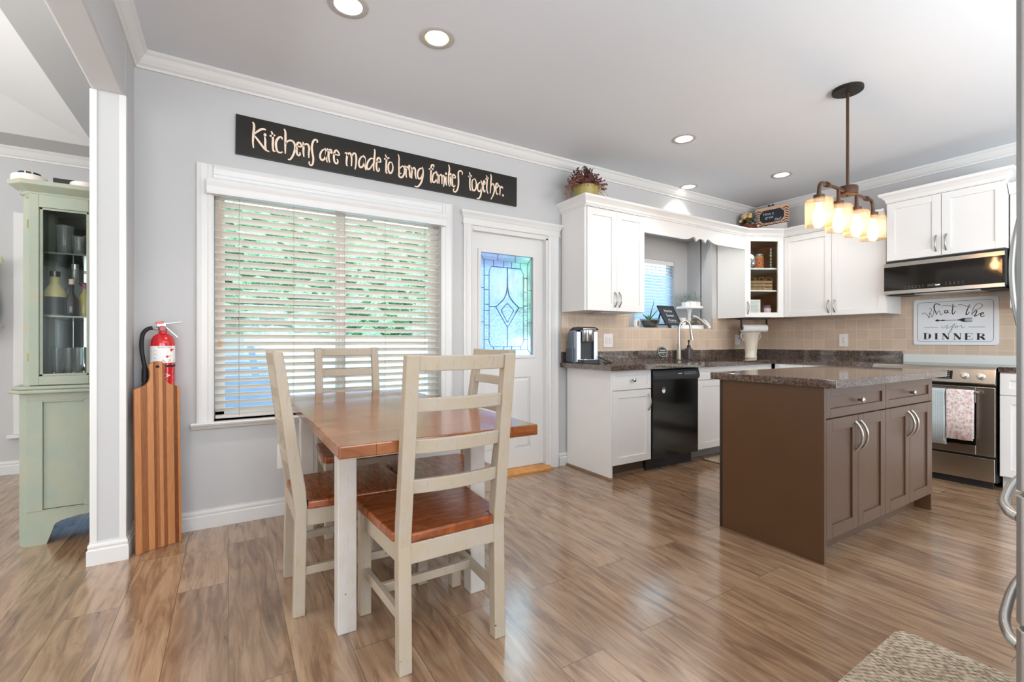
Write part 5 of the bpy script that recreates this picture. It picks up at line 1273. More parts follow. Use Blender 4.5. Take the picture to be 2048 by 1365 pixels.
mb = MB(); mb.lathe([(.0574, .966), (.0574, .978)], c=(ex, ey, 0), seg=40, cap0=False, cap1=False); obj('strap', mb, plain('strap_dark', '#241418', .5), fe)
mb = MB(); mb.bm.faces.new([mb.bm.verts.new(put(12, .0575)(u, .920 + v)) for u, v in ((-.030, 0), (-.015, .008), (0, .011), (.015, .008), (.030, 0), (.015, -.008), (0, -.011), (-.015, -.008))]); obj('badge', mb, paperw, fe)
mb = MB()
for k in range(7): mb.bm.faces.new([mb.bm.verts.new(put(12, .0577)(-.018 + k * .0056 + u, .9185 + v)) for u, v in ((0, 0), (.0036, 0), (.0036, .004), (0, .004))])
obj('badge_print', mb, inkred, fe)
mb = MB(); mb.lathe([(.017, 1.160), (.020, 1.165), (.020, 1.190), (.014, 1.196)], c=(ex, ey, 0), seg=20); mb.box(ex - .026, ex + .016, ey - .014, ey + .014, 1.190, 1.212); obj('valve_head', mb, plain('valve_aluminium', '#cfcac2', .3, .8), fe, bev=.002)
mb = MB(); mb.box(ex - .030, ex + .006, ey - .016, ey + .016, 1.206, 1.220, M=Matrix.Translation((ex, ey, 1.21)) @ Matrix.Rotation(R(-8), 4, 'Y') @ Matrix.Translation((-ex, -ey, -1.21))); obj('gauge_hood', mb, red, fe, bev=.003)
mb = MB(); mb.lathe([(.015, 0), (.016, .006), (.012, .010)], M=Matrix.Translation((ex + .002, ey - .020, 1.178)) @ Matrix.Rotation(PI / 2, 4, 'X'), seg=18); obj('gauge', mb, plain('gauge_red', '#b64a55', .3), fe, smooth_a=40)
mb = MB(); M = Matrix.Translation((ex + .012, ey, 1.206)) @ Matrix.Rotation(R(-9), 4, 'Y'); mb.box(0, .076, -.011, .011, -.003, .004, M=M)
M = Matrix.Translation((ex + .012, ey, 1.192)) @ Matrix.Rotation(R(47), 4, 'Y'); mb.box(0, .085, -.010, .010, -.004, .003, M=M); obj('lever', mb, plain('lever_grey', '#d6d6d4', .35, .5), fe, bev=.002)
mb = MB(); mb.tube([(ex - .02, ey - .005, 1.180), (ex - .046, ey - .005, 1.182)], .0075, 10); obj('hose_fitting', mb, chrome, fe)
mb = MB(); mb.tube(smooth([(ex - .044, ey - .005, 1.182), (ex - .066, ey - .006, 1.176), (ex - .086, ey - .008, 1.150), (ex - .092, ey - .010, 1.10), (ex - .090, ey - .012, 1.05), (ex - .083, ey - .012, 1.00), (ex - .077, ey - .012, .96)], 5), .0105, 10); mb.lathe([(.013, .965), (.015, .95), (.016, .84), (.019, .80)], c=(ex - .077, ey - .012, 0), seg=16); obj('hose', mb, rubber, fe, smooth_a=50)
mb = MB(); mb.box(ex - .09, ex - .066, ey - .022, ey - .0, .875, .885); obj('hose_clip', mb, plain('yellow_clip', '#c9a640', .5), fe)
mb = MB(); mb.box(ex - .03, ex + .03, YA - .032, YA + .0, .80, 1.05); obj('wall_bracket', mb, rubber, fe)

# ------------------------------------------------------------------ switches and sockets
def plate(name, label, fr, u, v, w, h, kind, cat):
    t = thing(name, label, cat, tuple(fr.P(u, v, 0)), group=None)
    mb = MB(); fr.box(mb, u - w / 2, u + w / 2, v - h / 2, v + h / 2, 0, .006); obj('cover', mb, plastic, t, bev=.002)
    if kind == 'switch':
        for s in (-1, 1):
            mb = MB(); fr.box(mb, u + s * .024 - .017, u + s * .024 + .017, v - .034, v + .034, .005, .0075); fr.box(mb, u + s * .024 - .012, u + s * .024 + .012, v - .028, v + .028, .0075, .010); obj('rocker', mb, plain('rocker_white', '#e6e0df', .3) if 'rocker_white' not in MATS else MATS['rocker_white'], t, bev=.001)
    elif kind == 'socket':
        mb = MB(); fr.box(mb, u - .017, u + .017, v - .034, v + .034, .005, .009); obj('socket_face', mb, plastic, t, bev=.001)
        mb = MB()
        for dv in (-.018, .018):
            for du in (-.007, .007): fr.box(mb, u + du - .0014, u + du + .0014, v + dv, v + dv + .010, .0088, .0094)
            fr.box(mb, u - .0025, u + .0025, v + dv - .010, v + dv - .005, .0088, .0094)
        obj('slots', mb, ink, t)
    return t
fa = Frame((0, YA - .0082, 0), (1, 0, 0), (0, -1, 0)); fw = Frame((0, YA, 0), (1, 0, 0), (0, -1, 0)); fbw = Frame((XB - .0082, 0, 0), (0, -1, 0), (-1, 0, 0))
plate('light_switch', 'white double rocker switch on the tiles right of the coffee maker', fa, 3.087, 1.115, .118, .128, 'switch', 'light switch')
plate('wall_socket', 'white wall socket with a plug-in device near the tiled corner', fa, 5.150, 1.125, .090, .120, 'socket', 'socket')
plate('wall_socket', 'white wall socket on the tiles left of the stove', fbw, -2.315, 1.118, .082, .128, 'socket', 'socket')
plate('wall_socket', 'white blank plate low on the wall under the big window', fw, .305, .375, .080, .155, 'blank', 'socket')
pd = thing('air_freshener', 'small plug-in air freshener in the socket near the tiled corner', 'air freshener', (5.185, YA - .03, 1.14))
mb = MB(); mb.box(5.165, 5.205, YA - .045, YA - .0175, 1.125, 1.185); mb.lathe([(.016, 1.18), (.018, 1.20), (.013, 1.235)], c=(5.186, YA - .032, 0), seg=16); obj('body', mb, plain('freshener_glass', '#a9a6ac', .2), pd, bev=.004)
mb = MB(); mb.lathe([(.013, 1.232), (.017, 1.240), (.015, 1.256), (.006, 1.260)], c=(5.186, YA - .032, 0), seg=16); obj('cap', mb, plain('freshener_cap', '#d9b79a', .4), pd, smooth_a=40)

# ------------------------------------------------------------------ on the worktop
kx, ky = 2.615, 3.085
kg = thing('coffee_maker', 'silver single-cup coffee maker on the worktop beside the door', 'coffee maker', (kx, ky, CT1), R(-14)); L_ = dict(local=True)
mb = MB(); side = [(.125, .0), (.125, .245), (.105, .285), (.04, .312), (-.03, .316), (-.085, .300), (-.105, .282), (-.105, .275), (.0, .272), (.0, .018), (-.125, .018), (-.125, 0)]
mb.prism([(-.03, 0), (.125, 0), (.125, .250), (.105, .282), (-.03, .286)], -.098, .098, axis='x'); obj('housing', mb, plain('coffee_silver', '#8d97a3', .28, .75), kg, local=True, bev=.012, seg=3)
mb = MB(); mb.prism([(.128, .245), (.105, .290), (.03, .312), (-.05, .312), (-.105, .296), (-.112, .282), (-.03, .282), (.128, .235)], -.088, .088, axis='x'); obj('lid', mb, plain('coffee_lid', '#23252b', .16), kg, local=True, bev=.012, seg=3)
mb = MB(); mb.prism([(-.118, .288), (-.03, .302), (-.03, .308), (-.110, .298)], -.060, .060, axis='x'); obj('lid_trim', mb, chrome, kg, local=True)
mb = MB(); mb.lathe([(.058, .188), (.060, .192), (.060, .235), (.061, .238), (.061, .282), (.055, .286)], c=(.005, -.056, 0), seg=28); obj('brew_head', mb, plain('brew_steel', '#b9b9b6', .2, .95), kg, local=True, smooth_a=35)
mb = MB(); mb.box(-.060, .060, -.045, -.029, .020, .19); obj('cup_bay', mb, blackm, kg, local=True)
for s in (-1, 1):
    mb = MB(); mb.box(*sorted((s * .062, s * .098)), -.075, -.028, .012, .272); obj('front_column', mb, plain('coffee_front', '#aab4c6', .16, .85) if 'coffee_front' not in MATS else MATS['coffee_front'], kg, local=True, bev=.004)
mb = MB(); mb.prism(rrect(-.085, .085, -.150, -.03, .03), 0, .034, axis='z'); obj('drip_tray', mb, blackm, kg, local=True, bev=.003)
mb = MB(); mb.prism(rrect(-.068, .068, -.138, -.046, .024), .034, .039, axis='z'); obj('drip_grille', mb, chrome, kg, local=True)
mb = MB(); mb.prism([(-.02, .015), (.120, .015), (.120, .130), (-.02, .130)], -.112, -.098, axis='x'); obj('water_tank', mb, plain('smoked_tank', '#4a525b', .15), kg, local=True, bev=.004)
cord = thing('power_cord', 'black power cord looping behind the coffee maker', 'cord', (2.80, 3.12, CT1))
mb = MB(); mb.tube(smooth([(2.74, 3.22, .955), (2.78, 3.20, 1.0), (2.82, 3.12, .97), (2.86, 3.05, .93), (2.84, 2.98, .923), (2.76, 2.99, .922)], 6), .004, 6); obj('cord', mb, rubber, cord)

pb = thing('round_sign', 'small round black sign with white words on a wire stand by the sink', 'sign', (3.63, 3.11, CT1))
M = Matrix.Translation((3.633, 3.11, 1.000)) @ Matrix.Rotation(R(-18), 4, 'Z') @ Matrix.Rotation(PI / 2 - R(14), 4, 'X')
mb = MB(); mb.lathe([(.052, 0), (.056, .003), (.056, .012), (.052, .015)], M=M, seg=32); obj('disc', mb, blackp, pb)
mb = MB(); mb.lathe([(.048, .0153), (.0505, .0153)], M=M, seg=32, cap0=False, cap1=False)
text_into(mb, 'DISHES', .020, lambda u, v: tuple(M @ Vector((u, v, .0155))), dy=.008); text_into(mb, 'ARE DIRTY', .017, lambda u, v: tuple(M @ Vector((u, v, .0155))), dy=-.014); text_into(mb, 'or clean', .009, lambda u, v: tuple(M @ Vector((u, v, .0155))), dy=-.028)
obj('lettering', mb, paperw, pb)
mb = MB()
for s in (-1, 1): mb.tube([(3.633 + s * .03, 3.105, .955), (3.633 + s * .055, 3.085, .922), (3.633 + s * .072, 3.135, .922), (3.633 + s * .030, 3.145, .985)], .0022, 6)
mb.tube([(3.578, 3.085, .922), (3.688, 3.085, .922)], .0022, 6); obj('wire_stand', mb, rubber, pb)

fx, fy_ = 4.005, 3.205
fc = thing('kitchen_faucet', 'tall brushed nickel gooseneck faucet at the sink', 'faucet', (fx, fy_, CT1))
mb = MB(); mb.lathe([(.026, CT1), (.027, CT1 + .006), (.0225, CT1 + .012), (.0215, 1.075), (.016, 1.085)], c=(fx, fy_, 0), seg=24); obj('body', mb, nickel, fc, smooth_a=40)
mb = MB(); dx_, dy_ = .82, -.57; pts = [(0, 1.08), (0, 1.16), (0, 1.235), (.008, 1.275), (.030, 1.308), (.062, 1.320), (.092, 1.308), (.112, 1.275), (.120, 1.235)]
pts = smooth(pts, 4); mb.tube([(fx + dx_ * u, fy_ + dy_ * u, z) for u, z in pts], .0125, 14); obj('gooseneck', mb, nickel, fc, smooth_a=40)
mb = MB(); mb.tube([(fx + dx_ * .120, fy_ + dy_ * .120, 1.24), (fx + dx_ * .130, fy_ + dy_ * .130, 1.17), (fx + dx_ * .136, fy_ + dy_ * .136, 1.118)], [.014, .0165, .018], 14); obj('spray_head', mb, nickel, fc, smooth_a=40)
mb = MB(); mb.tube([(fx + .02, fy_, 1.02), (fx + .045, fy_ - .004, 1.022), (fx + .115, fy_ - .01, 1.035)], [.012, .007, .005], 10); obj('lever', mb, nickel, fc, smooth_a=40)
sp = thing('soap_dispenser', 'clear soap bottle with a black pump beside the faucet', 'soap dispenser', (4.142, 3.19, CT1))
mb = MB(); mb.prism(rrect(4.106, 4.178, 3.160, 3.220, .012), CT1, 1.030, axis='z'); mb.prism(rrect(4.118, 4.166, 3.170, 3.210, .012), 1.030, 1.045, axis='z'); obj('bottle', mb, plain('smoky_soap_bottle', '#6f6a6c', .12, trans=.35), sp, bev=.006)
mb = MB(); mb.lathe([(.018, 1.044), (.018, 1.062), (.006, 1.066), (.006, 1.095), (.010, 1.098), (.010, 1.118), (.003, 1.122)], c=(4.142, 3.19, 0), seg=16); mb.tube([(4.142, 3.19, 1.110), (4.112, 3.175, 1.106)], .005, 8); obj('pump', mb, rubber, sp, smooth_a=40)

vs = thing('tall_vase', 'tall pale flared vase on the worktop in the tiled corner', 'vase', (4.935, 2.99, CT1))
mb = MB(); mb.lathe([(.058, CT1), (.060, CT1 + .004), (.060, CT1 + .028), (.056, CT1 + .032), (.062, 1.02), (.072, 1.11), (.082, 1.17), (.098, 1.205), (.094, 1.206), (.078, 1.168), (.05, 1.0), (.045, .95)], c=(4.935, 2.99, 0), seg=36); obj('body', mb, plain('vase_glaze', '#d3cbb9', .3), vs, smooth_a=50)
mb = MB()
for s in (-1, 1): mb.tube(smooth([(4.935 + s * .090, 2.99 - s * .045, 1.195), (4.935 + s * .105, 2.99 - s * .052, 1.17), (4.935 + s * .085, 2.99 - s * .042, 1.13), (4.935 + s * .068, 2.99 - s * .034, 1.115)], 4), .005, 8)
obj('handle', mb, MATS['vase_glaze'], vs)
pt = thing('paper_towel', 'roll of white paper towel hanging under the corner cabinet', 'paper towel', (5.01, 3.0, 1.253), 0)
rc = Vector((5.045, 3.02, 1.253)); rd = Vector((dn.x, dn.y, 0)); hw = .140
MR = Matrix.Translation(rc) @ Matrix(((0, -rd.y, rd.x, 0), (0, rd.x, rd.y, 0), (1, 0, 0, 0), (0, 0, 0, 1)))
mb = MB(); mb.lathe([(.018, -hw), (.042, -hw), (.042, hw), (.018, hw)], M=MR, seg=36, cap0=False, cap1=False); mb.lathe([(.018, -hw), (.018, hw)], M=MR, seg=24, cap0=False, cap1=False); obj('roll', mb, paperw, pt, smooth_a=40)
ph = thing('paper_towel_holder', 'dark wall-mounted holder carrying the paper towel roll', 'towel holder', tuple(rc + Vector((0, 0, .1))))
fh = Frame(tuple(rc), (rd.x, rd.y, 0), (rd.y, -rd.x, 0))
mb = MB(); fh.box(mb, -hw - .022, hw + .010, .100, .1135, -.06, .05)
for s in (-1, 1): fh.box(mb, s * (hw + .008) - .004, s * (hw + .008) + .004, -.02, .105, -.014, .014)
mb.tube([fh.P(-hw - .010, 0), fh.P(hw + .010, 0)], .012, 10); obj('bracket', mb, plain('dark_walnut', '#35211a', .4), ph)

# ------------------------------------------------------------------ on the sill of the sink recess
SZ = REC[2] + .001
ck = thing('desk_clock', 'small white round-faced clock at the left end of the sink sill', 'clock', (3.60, 3.48, SZ))
mb = MB(); M = Matrix.Translation((3.675, 3.50, SZ + .047)) @ Matrix.Rotation(R(20), 4, 'Z') @ Matrix.Rotation(PI / 2, 4, 'X'); mb.lathe([(.030, 0), (.046, .004), (.046, .030), (.038, .036), (.031, .033)], M=M, seg=32, cap1=False); obj('case', mb, ceramic, ck, smooth_a=40)
mb = MB(); mb.lathe([(.031, .030), (.001, .0305)], M=M, seg=32, cap0=False); obj('dial', mb, plain('clock_dial', '#9aa0a2', .4), ck)
mb = MB(); mb.box(-.0012, .0012, 0, .026, .031, .0316, M=M); mb.box(0, .018, -.0012, .0012, .031, .0316, M=M); obj('hands', mb, ink, ck)

ax, ay = 3.822, 3.43
al = thing('aloe_plant', 'spiky aloe plant in a dark-soil glass bowl on the sink sill', 'plant', (ax, ay, SZ))
mb = MB(); mb.lathe([(.056, SZ), (.066, SZ + .004), (.092, SZ + .05), (.108, SZ + .100), (.105, SZ + .100), (.060, SZ + .008)], c=(ax, ay, 0), seg=36, cap1=False); obj('bowl', mb, glassy('bowl_glass', '#dfe9ea', .12), al, smooth_a=45)
mb = MB(); mb.lathe([(.054, SZ + .006), (.064, SZ + .010), (.086, SZ + .05), (.096, SZ + .080), (.05, SZ + .090), (.004, SZ + .092)], c=(ax, ay, 0), seg=30); obj('soil', mb, soil, al, smooth_a=45)
mb = MB(); rnd = random.Random(5)
for k, (az, tl, ln) in enumerate([(10, 62, .055), (60, 40, .06), (130, 35, .06), (175, 60, .06), (200, 28, .05), (260, 55, .06), (300, 30, .05), (340, 45, .065), (90, 20, .045), (230, 15, .05), (20, 15, .05)]):
    a = R(az); t = R(tl); d = Vector((math.cos(a) * math.sin(t), math.sin(a) * math.sin(t), math.cos(t))); p = Vector((ax - .02, ay, SZ + .085))
    mb.tube([p, p + d * ln * .5, p + d * ln + Vector((0, 0, .008))], [.010, .008, .001], 6)
obj('rosette', mb, leafg, al, smooth_a=60)
mb = MB(); p = Vector((ax - .005, ay, SZ + .09)); mb.tube(smooth([p, (ax + .018, ay, SZ + .17), (ax + .045, ay - .005, SZ + .255), (ax + .058, ay - .005, SZ + .310)], 4), [.008 - .0075 * i / 12 for i in range(13)], 6)
mb.tube(smooth([p, (ax + .05, ay - .01, SZ + .15), (ax + .11, ay - .015, SZ + .20), (ax + .165, ay - .02, SZ + .225)], 4), [.007 - .0065 * i / 12 for i in range(13)], 6)
mb.tube(smooth([p, (ax - .07, ay, SZ + .12), (ax - .115, ay, SZ + .145)], 4), [.010 - .009 * i / 8 for i in range(9)], 6); obj('long_leaf', mb, leafd, al, smooth_a=60)

ez = thing('chalkboard_easel', 'little black chalkboard easel with white writing on the sink sill', 'chalkboard', (4.10, 3.40, SZ))
ME = Matrix.Translation((4.130, 3.345, SZ)) @ Matrix.Rotation(R(-30), 4, 'X')
mb = MB(); mb.box(-.130, .118, -.006, .006, .055, .280, M=ME); obj('board', mb, chalk, ez)
mb = MB()
for a, b, c, d in ((-.135, -.118, .045, .288), (.106, .123, .045, .288), (-.118, .106, .272, .288), (-.118, .106, .045, .061)): mb.box(a, b, -.010, .008, c, d, M=ME)
obj('frame', mb, plain('easel_black', '#262a30', .6), ez, bev=.002)
mb = MB(); mb.box(-.100, -.082, -.008, .008, -.010, .05, M=ME); mb.box(.060, .078, -.008, .008, .016, .05, M=ME); mb.tube([(4.020, 3.450, SZ + .20), (4.020, 3.52, SZ)], .0095, 6); mb.tube([(4.235, 3.450, SZ + .20), (4.235, 3.52, SZ)], .0095, 6); mb.tube([(4.020, 3.505, SZ + .045), (4.235, 3.505, SZ + .045)], .007, 6); obj('legs', mb, MATS['easel_black'], ez)
mb = MB(); PE = lambda u, v: tuple(ME @ Vector((u, -.0075, v)))
for s, v in (('Home', .215), ('Sweet', .155), ('Home', .095)): text_into(mb, s, .052, PE, dx=-.005, dy=v - .01, xs=.95)
mb.ribbon([(-.085, .078), (-.05, .072), (-.01, .078), (.03, .072), (.08, .078)], .004, PE); obj('writing', mb, chalkline, ez)

tt = thing('tiered_tray', 'white two-tier wooden tray stand at the right end of the sink sill', 'tray', (4.52, 3.46, SZ))
mb = MB(); mb.lathe([(.20, SZ), (.205, SZ + .004), (.205, SZ + .040), (.198, SZ + .040), (.195, SZ + .012), (.01, SZ + .011)], c=(4.475, 3.462, 0), seg=40, sy=.72); obj('lower_tray', mb, ceramic, tt, smooth_a=40)
mb = MB(); mb.lathe([(.005, 1.474), (.150, 1.474), (.158, 1.480), (.158, 1.502), (.151, 1.502), (.149, 1.486), (.005, 1.485)], c=(4.510, 3.462, 0), seg=40, sy=.90); obj('upper_tray', mb, ceramic, tt, smooth_a=40)
mb = MB(); mb.lathe([(.040, SZ + .012), (.022, SZ + .03), (.017, 1.32), (.026, 1.35), (.016, 1.38), (.020, 1.44), (.034, 1.474)], c=(4.505, 3.462, 0), seg=20); obj('post', mb, ceramic, tt, smooth_a=50)
for k, x in enumerate((4.415, 4.505, 4.600)):
    pp = thing('white_planter', ['leftmost white pot of grey-green foliage on the upper tray', 'middle white pot of grey-green foliage on the upper tray', 'rightmost white pot of grey-green foliage on the upper tray'][k], 'plant pot', (x, 3.44, 1.486), group='white pots on the tiered tray')
    s_ = (.036, .046, .038)[k]; h_ = (.060, .074, .074)[k]
    mb = MB(); mb.prism([(x - s_, 3.44 - s_ * .8), (x + s_, 3.44 - s_ * .8), (x + s_, 3.44 + s_ * .8), (x - s_, 3.44 + s_ * .8)], 1.487, 1.487 + h_, axis='z'); obj('pot', mb, ceramic, pp, bev=.004)
    mb = MB(); rnd = random.Random(20 + k)
    for q in range(95):
        a = rnd.uniform(0, 2 * PI); t = rnd.uniform(0, R(68)); l = rnd.uniform(.05, .115); d = Vector((math.cos(a) * math.sin(t), math.sin(a) * math.sin(t) * .8, math.cos(t))); p = Vector((x - .012, 3.44, 1.487 + h_ - .004)); e = p + d * l
        if q % 6 == 0: mb.tube([p, e], .0012, 4)
        w = d.orthogonal().normalized() * rnd.uniform(.004, .008); n_ = d * rnd.uniform(.012, .022)
        mb.quad([e - w, e - n_ * .3, e + w, e + n_])
    obj('foliage', mb, leafs, pp)
tr = thing('terrarium', 'small glass terrarium with moss on the lower tray', 'terrarium', (4.52, 3.42, SZ + .012))
mb = MB(); mb.lathe([(.035, SZ + .013), (.066, SZ + .025), (.060, SZ + .085), (.040, SZ + .118), (.012, SZ + .125)], c=(4.535, 3.40, 0), seg=8); obj('glass', mb, glassy('terrarium_glass', '#d8c8b4', .15), tr)
mb = MB(); mb.lathe([(.034, SZ + .015), (.060, SZ + .028), (.050, SZ + .06), (.02, SZ + .075), (.004, SZ + .08)], c=(4.535, 3.40, 0), seg=14); obj('moss', mb, plain('moss_brown', '#5d4a26', .9, var=.5, vscale=70), tr)
wb = thing('wooden_bead_loop', 'white bead garland draped from the post of the tiered tray', 'garland', (4.66, 3.38, SZ))
mb = MB(); path = smooth([(4.47, 3.385, 1.395), (4.52, 3.365, 1.375), (4.58, 3.345, 1.335), (4.64, 3.325, 1.290), (4.665, 3.315, 1.268), (4.655, 3.325, 1.300), (4.630, 3.340, 1.335), (4.612, 3.36, 1.352)], 6)
mb.tube(path, .0095, 8); mb.ball((4.662, 3.317, 1.266), .018); obj('beads', mb, plain('bead_white', '#e9e3dc', .5, bumps=.6, bscale=110), wb, smooth_a=60)
sg2 = thing('mini_crate', 'small white crate standing on the lower tray behind the chalkboard', 'crate', (4.36, 3.44, SZ + .012))
mb = MB(); mb.box(4.325, 4.395, 3.42, 3.49, SZ + .012, SZ + .125); obj('crate', mb, plain('crate_pinkish', '#e5dcdc', .6), sg2, bev=.004)
sg3 = thing('mini_crate', 'small white crate standing on the lower tray right of the terrarium', 'crate', (4.62, 3.46, SZ + .012))
mb = MB(); mb.box(4.600, 4.665, 3.43, 3.495, SZ + .012, SZ + .120); obj('crate', mb, MATS['crate_pinkish'], sg3, bev=.004)

# ------------------------------------------------------------------ inside the corner cabinet
def at(s, n, z): return fd.P(s, 0, n) + Vector((0, 0, z))
p_ = at(.085, -.10, 1.908)
pl = thing('silver_plate', 'round silver plate standing on the top shelf of the corner cabinet', 'plate', tuple(p_))
MP = Matrix.Translation(p_ + Vector((0, 0, .088))) @ fd.M.to_3x3().to_4x4() @ Matrix.Rotation(R(-10), 4, 'X')
mb = MB(); mb.lathe([(.050, .002), (.056, .008), (.086, .016), (.088, .012), (.055, .0)], M=MP, seg=36); obj('plate', mb, chrome, pl, smooth_a=40)
mb = MB(); mb.lathe([(.048, .004), (.001, .0045)], M=MP, seg=30, cap0=False); obj('centre', mb, plain('plate_centre', '#b9bcc6', .35), pl)
def jar(name, label, s, n, z, r, h, body, lidm, lab, flower=False):
    p = at(s, n, z); t = thing(name, label, 'candle', tuple(p))
    mb = MB(); mb.lathe([(r * .94, 0), (r, .004), (r, h * .76), (r * .86, h * .84), (r * .84, h * .86)], c=tuple(p), seg=30); obj('jar', mb, body, t, smooth_a=40)
    mb = MB(); mb.lathe([(r * .9, h * .86), (r * .92, h * .97), (r * .6, h * 1.0), (.004, h)], c=tuple(p), seg=30); obj('lid', mb, lidm, t, smooth_a=40)
    def put(u, v, rr=r * 1.01):
        a = u / r; n_ = fd.n * math.cos(a) + fd.u * math.sin(a); return tuple(p + n_ * rr + Vector((0, 0, v)))
    mb = MB()
    for k in range(12):
        a, b = (-1.15 + k * .19) * r, (-1.15 + (k + 1) * .19) * r; mb.quad([put(a, h * .10), put(b, h * .10), put(b, h * .70), put(a, h * .70)])
    obj('label', mb, lab, t); return t, put
bd, put = jar('jar_candle', 'jar candle with a sunflower label on the top shelf', .215, -.11, 1.908, .056, .165, plain('amber_jar', '#a07a4c', .2), plain('pewter_lid', '#8d8a86', .35, .6), plain('orange_label', '#a8552e', .5))
mb = MB()
for cu, cv, rr in ((-.018, .058, .026), (.024, .044, .020)):
    for k in range(12): a = 2 * PI * k / 12; mb.bm.faces.new([mb.bm.verts.new(put(cu + rr * q * math.cos(a + w), cv + rr * q * math.sin(a + w), .0572)) for q, w in ((.35, -.2), (1, 0), (.35, .2))])
obj('petals', mb, plain('petal_yellow', '#e0a23c', .6), bd)
mb = MB()
for cu, cv, rr in ((-.018, .058, .010), (.024, .044, .008)): mb.bm.faces.new([mb.bm.verts.new(put(cu + rr * math.cos(PI * k / 6), cv + rr * math.sin(PI * k / 6), .0574)) for k in range(12)])
obj('flower_centre', mb, plain('flower_brown', '#4a2412', .7), bd)
jar('jar_candle', 'small pink jar candle on the bottom of the corner cabinet', .290, -.075, UB + .018, .042, .120, plain('mauve_jar', '#8a6070', .25), plain('mauve_lid', '#6f5866', .3), plain('pink_label', '#dcc3cf', .6))
p = at(.335, -.07, 1.908); gl = thing('glass_candlestick', 'beaded clear glass candlestick on the top shelf', 'candlestick', tuple(p))
mb = MB(); prof = [(.030, 0), (.031, .006), (.008, .018)] 
for k in range(5): z = .028 + k * .035; prof += [(.006, z - .010), (.015, z + .006), (.006, z + .020)]
mb.lathe(prof + [(.010, .205), (.011, .225)], c=tuple(p), seg=16); obj('stem', mb, plain('cut_glass', '#c9c6bc', .08, trans=.55), gl, smooth_a=60)
p = at(.215, -.11, 1.668); bk = thing('wire_crate', 'small slatted wooden crate with wire handles on the middle shelf', 'crate', tuple(p))
fk_ = Frame(tuple(p), tuple(fd.u), tuple(fd.n)); mb = MB(); W = .125
for z in (.004, .040, .076): 
    fk_.box(mb, -W, W, z, z + .026, .055, .061); fk_.box(mb, -W, W, z, z + .026, -.061, -.055); fk_.box(mb, -W, -W + .006, z, z + .026, -.055, .055); fk_.box(mb, W - .006, W, z, z + .026, -.055, .055)
fk_.box(mb, -W, W, .0, .005, -.058, .058); obj('slats', mb, plain('crate_wood', '#9a7b58', .6, var=.2), bk)
mb = MB()
for u in (-.085, .02, .10): mb.tube(smooth([fk_.P(u - .035, .10, .05), fk_.P(u - .028, .135, .04), fk_.P(u, .145, .03), fk_.P(u + .028, .130, .04), fk_.P(u + .04, .10, .05)], 4), .0028, 6)
mb.tube([fk_.P(-.08, .0, .064), fk_.P(-.08, .12, .064)], .0025, 6); mb.tube([fk_.P(.02, .0, .064), fk_.P(.02, .12, .064)], .0025, 6); obj('wire', mb, plain('gold_wire', '#c6a877', .3, .8), bk)
p = at(.125, -.05, UB + .018); wc = thing('welcome_card', 'white printed card leaning on the bottom shelf of the corner cabinet', 'card', tuple(p))
fk_ = Frame(tuple(p), tuple(fd.u), tuple(fd.n)); mb = MB(); fk_.box(mb, -.075, .080, 0, .178, -.004, 0); obj('card', mb, paperw, wc, bev=.001)
mb = MB(); text_into(mb, 'WELCOME', .024, lambda u, v: tuple(fk_.P(u, v, .0006)), dx=.003, dy=.146)
for k in range(8):
    w = (.095, .105, .08, .11, .10, .115, .09, .10)[k]; v = .128 - k * .0145; mb.quad([fk_.P(.003 - w / 2, v, .0006), fk_.P(.003 + w / 2, v, .0006), fk_.P(.003 + w / 2, v + .004, .0006), fk_.P(.003 - w / 2, v + .004, .0006)])
obj('lettering', mb, inkgrey, wc)

# ------------------------------------------------------------------ on top of the wall cabinets
pot = thing('dried_flower_pot', 'olive-gold pot of reddish dried flowers above the left wall cabinet', 'flower pot', (2.655, 3.10, 2.287))
px_, py_, pz = 2.655, 3.10, 2.287
mb = MB(); mb.lathe([(.088, 0), (.094, .004), (.108, .155), (.110, .160), (.104, .160), (.09, .10)], c=(px_, py_, pz), seg=36, cap1=False); mb.lathe([(.001, .12), (.098, .12)], c=(px_, py_, pz), seg=30, cap0=False, cap1=False); obj('pot', mb, plain('olive_gold_glaze', '#a3924a', .35), pot, smooth_a=40)
for nm, colr, seed, cnt, zr, spread in (('dried_stems', '#4f3330', 1, 120, (.05, .19), 1.15), ('dried_blooms', '#7d4a45', 2, 170, (.01, .12), 1.45), ('dried_grass', '#a88a52', 3, 90, (.02, .12), 1.35)):
    mb = MB(); rnd = random.Random(seed)
    for k in range(cnt):
        a = rnd.uniform(0, 2 * PI); rad = rnd.uniform(.0, .15) * spread if nm != 'dried_grass' else rnd.uniform(.10, .21); zt_ = pz + .16 + rnd.uniform(*zr) * max(.35, 1 - (rad / .26) ** 2)
        p0 = Vector((px_ + .4 * rad * math.cos(a), py_ + .4 * rad * math.sin(a) * .8, pz + .14)); e = Vector((px_ + rad * math.cos(a), min(YA - .03, py_ + rad * math.sin(a) * .8), zt_))
        if nm == 'dried_grass': e.z -= rnd.uniform(.03, .10)
        mb.tube([p0, (p0 + e) / 2 + Vector((0, 0, .02)), e], [.0022, .002, .0012], 4)
        if nm != 'dried_grass':
            for q in range(5): f = rnd.uniform(.55, 1.0); c_ = p0.lerp(e, f) + Vector((rnd.uniform(-.010, .010), rnd.uniform(-.010, .010), rnd.uniform(-.006, .012))); mb.ball(c_, rnd.uniform(.004, .008), 5)
    obj(nm, mb, plain(nm + '_colour', colr, .8, var=.35, vscale=40), pot)
mb = MB(); rnd = random.Random(9)
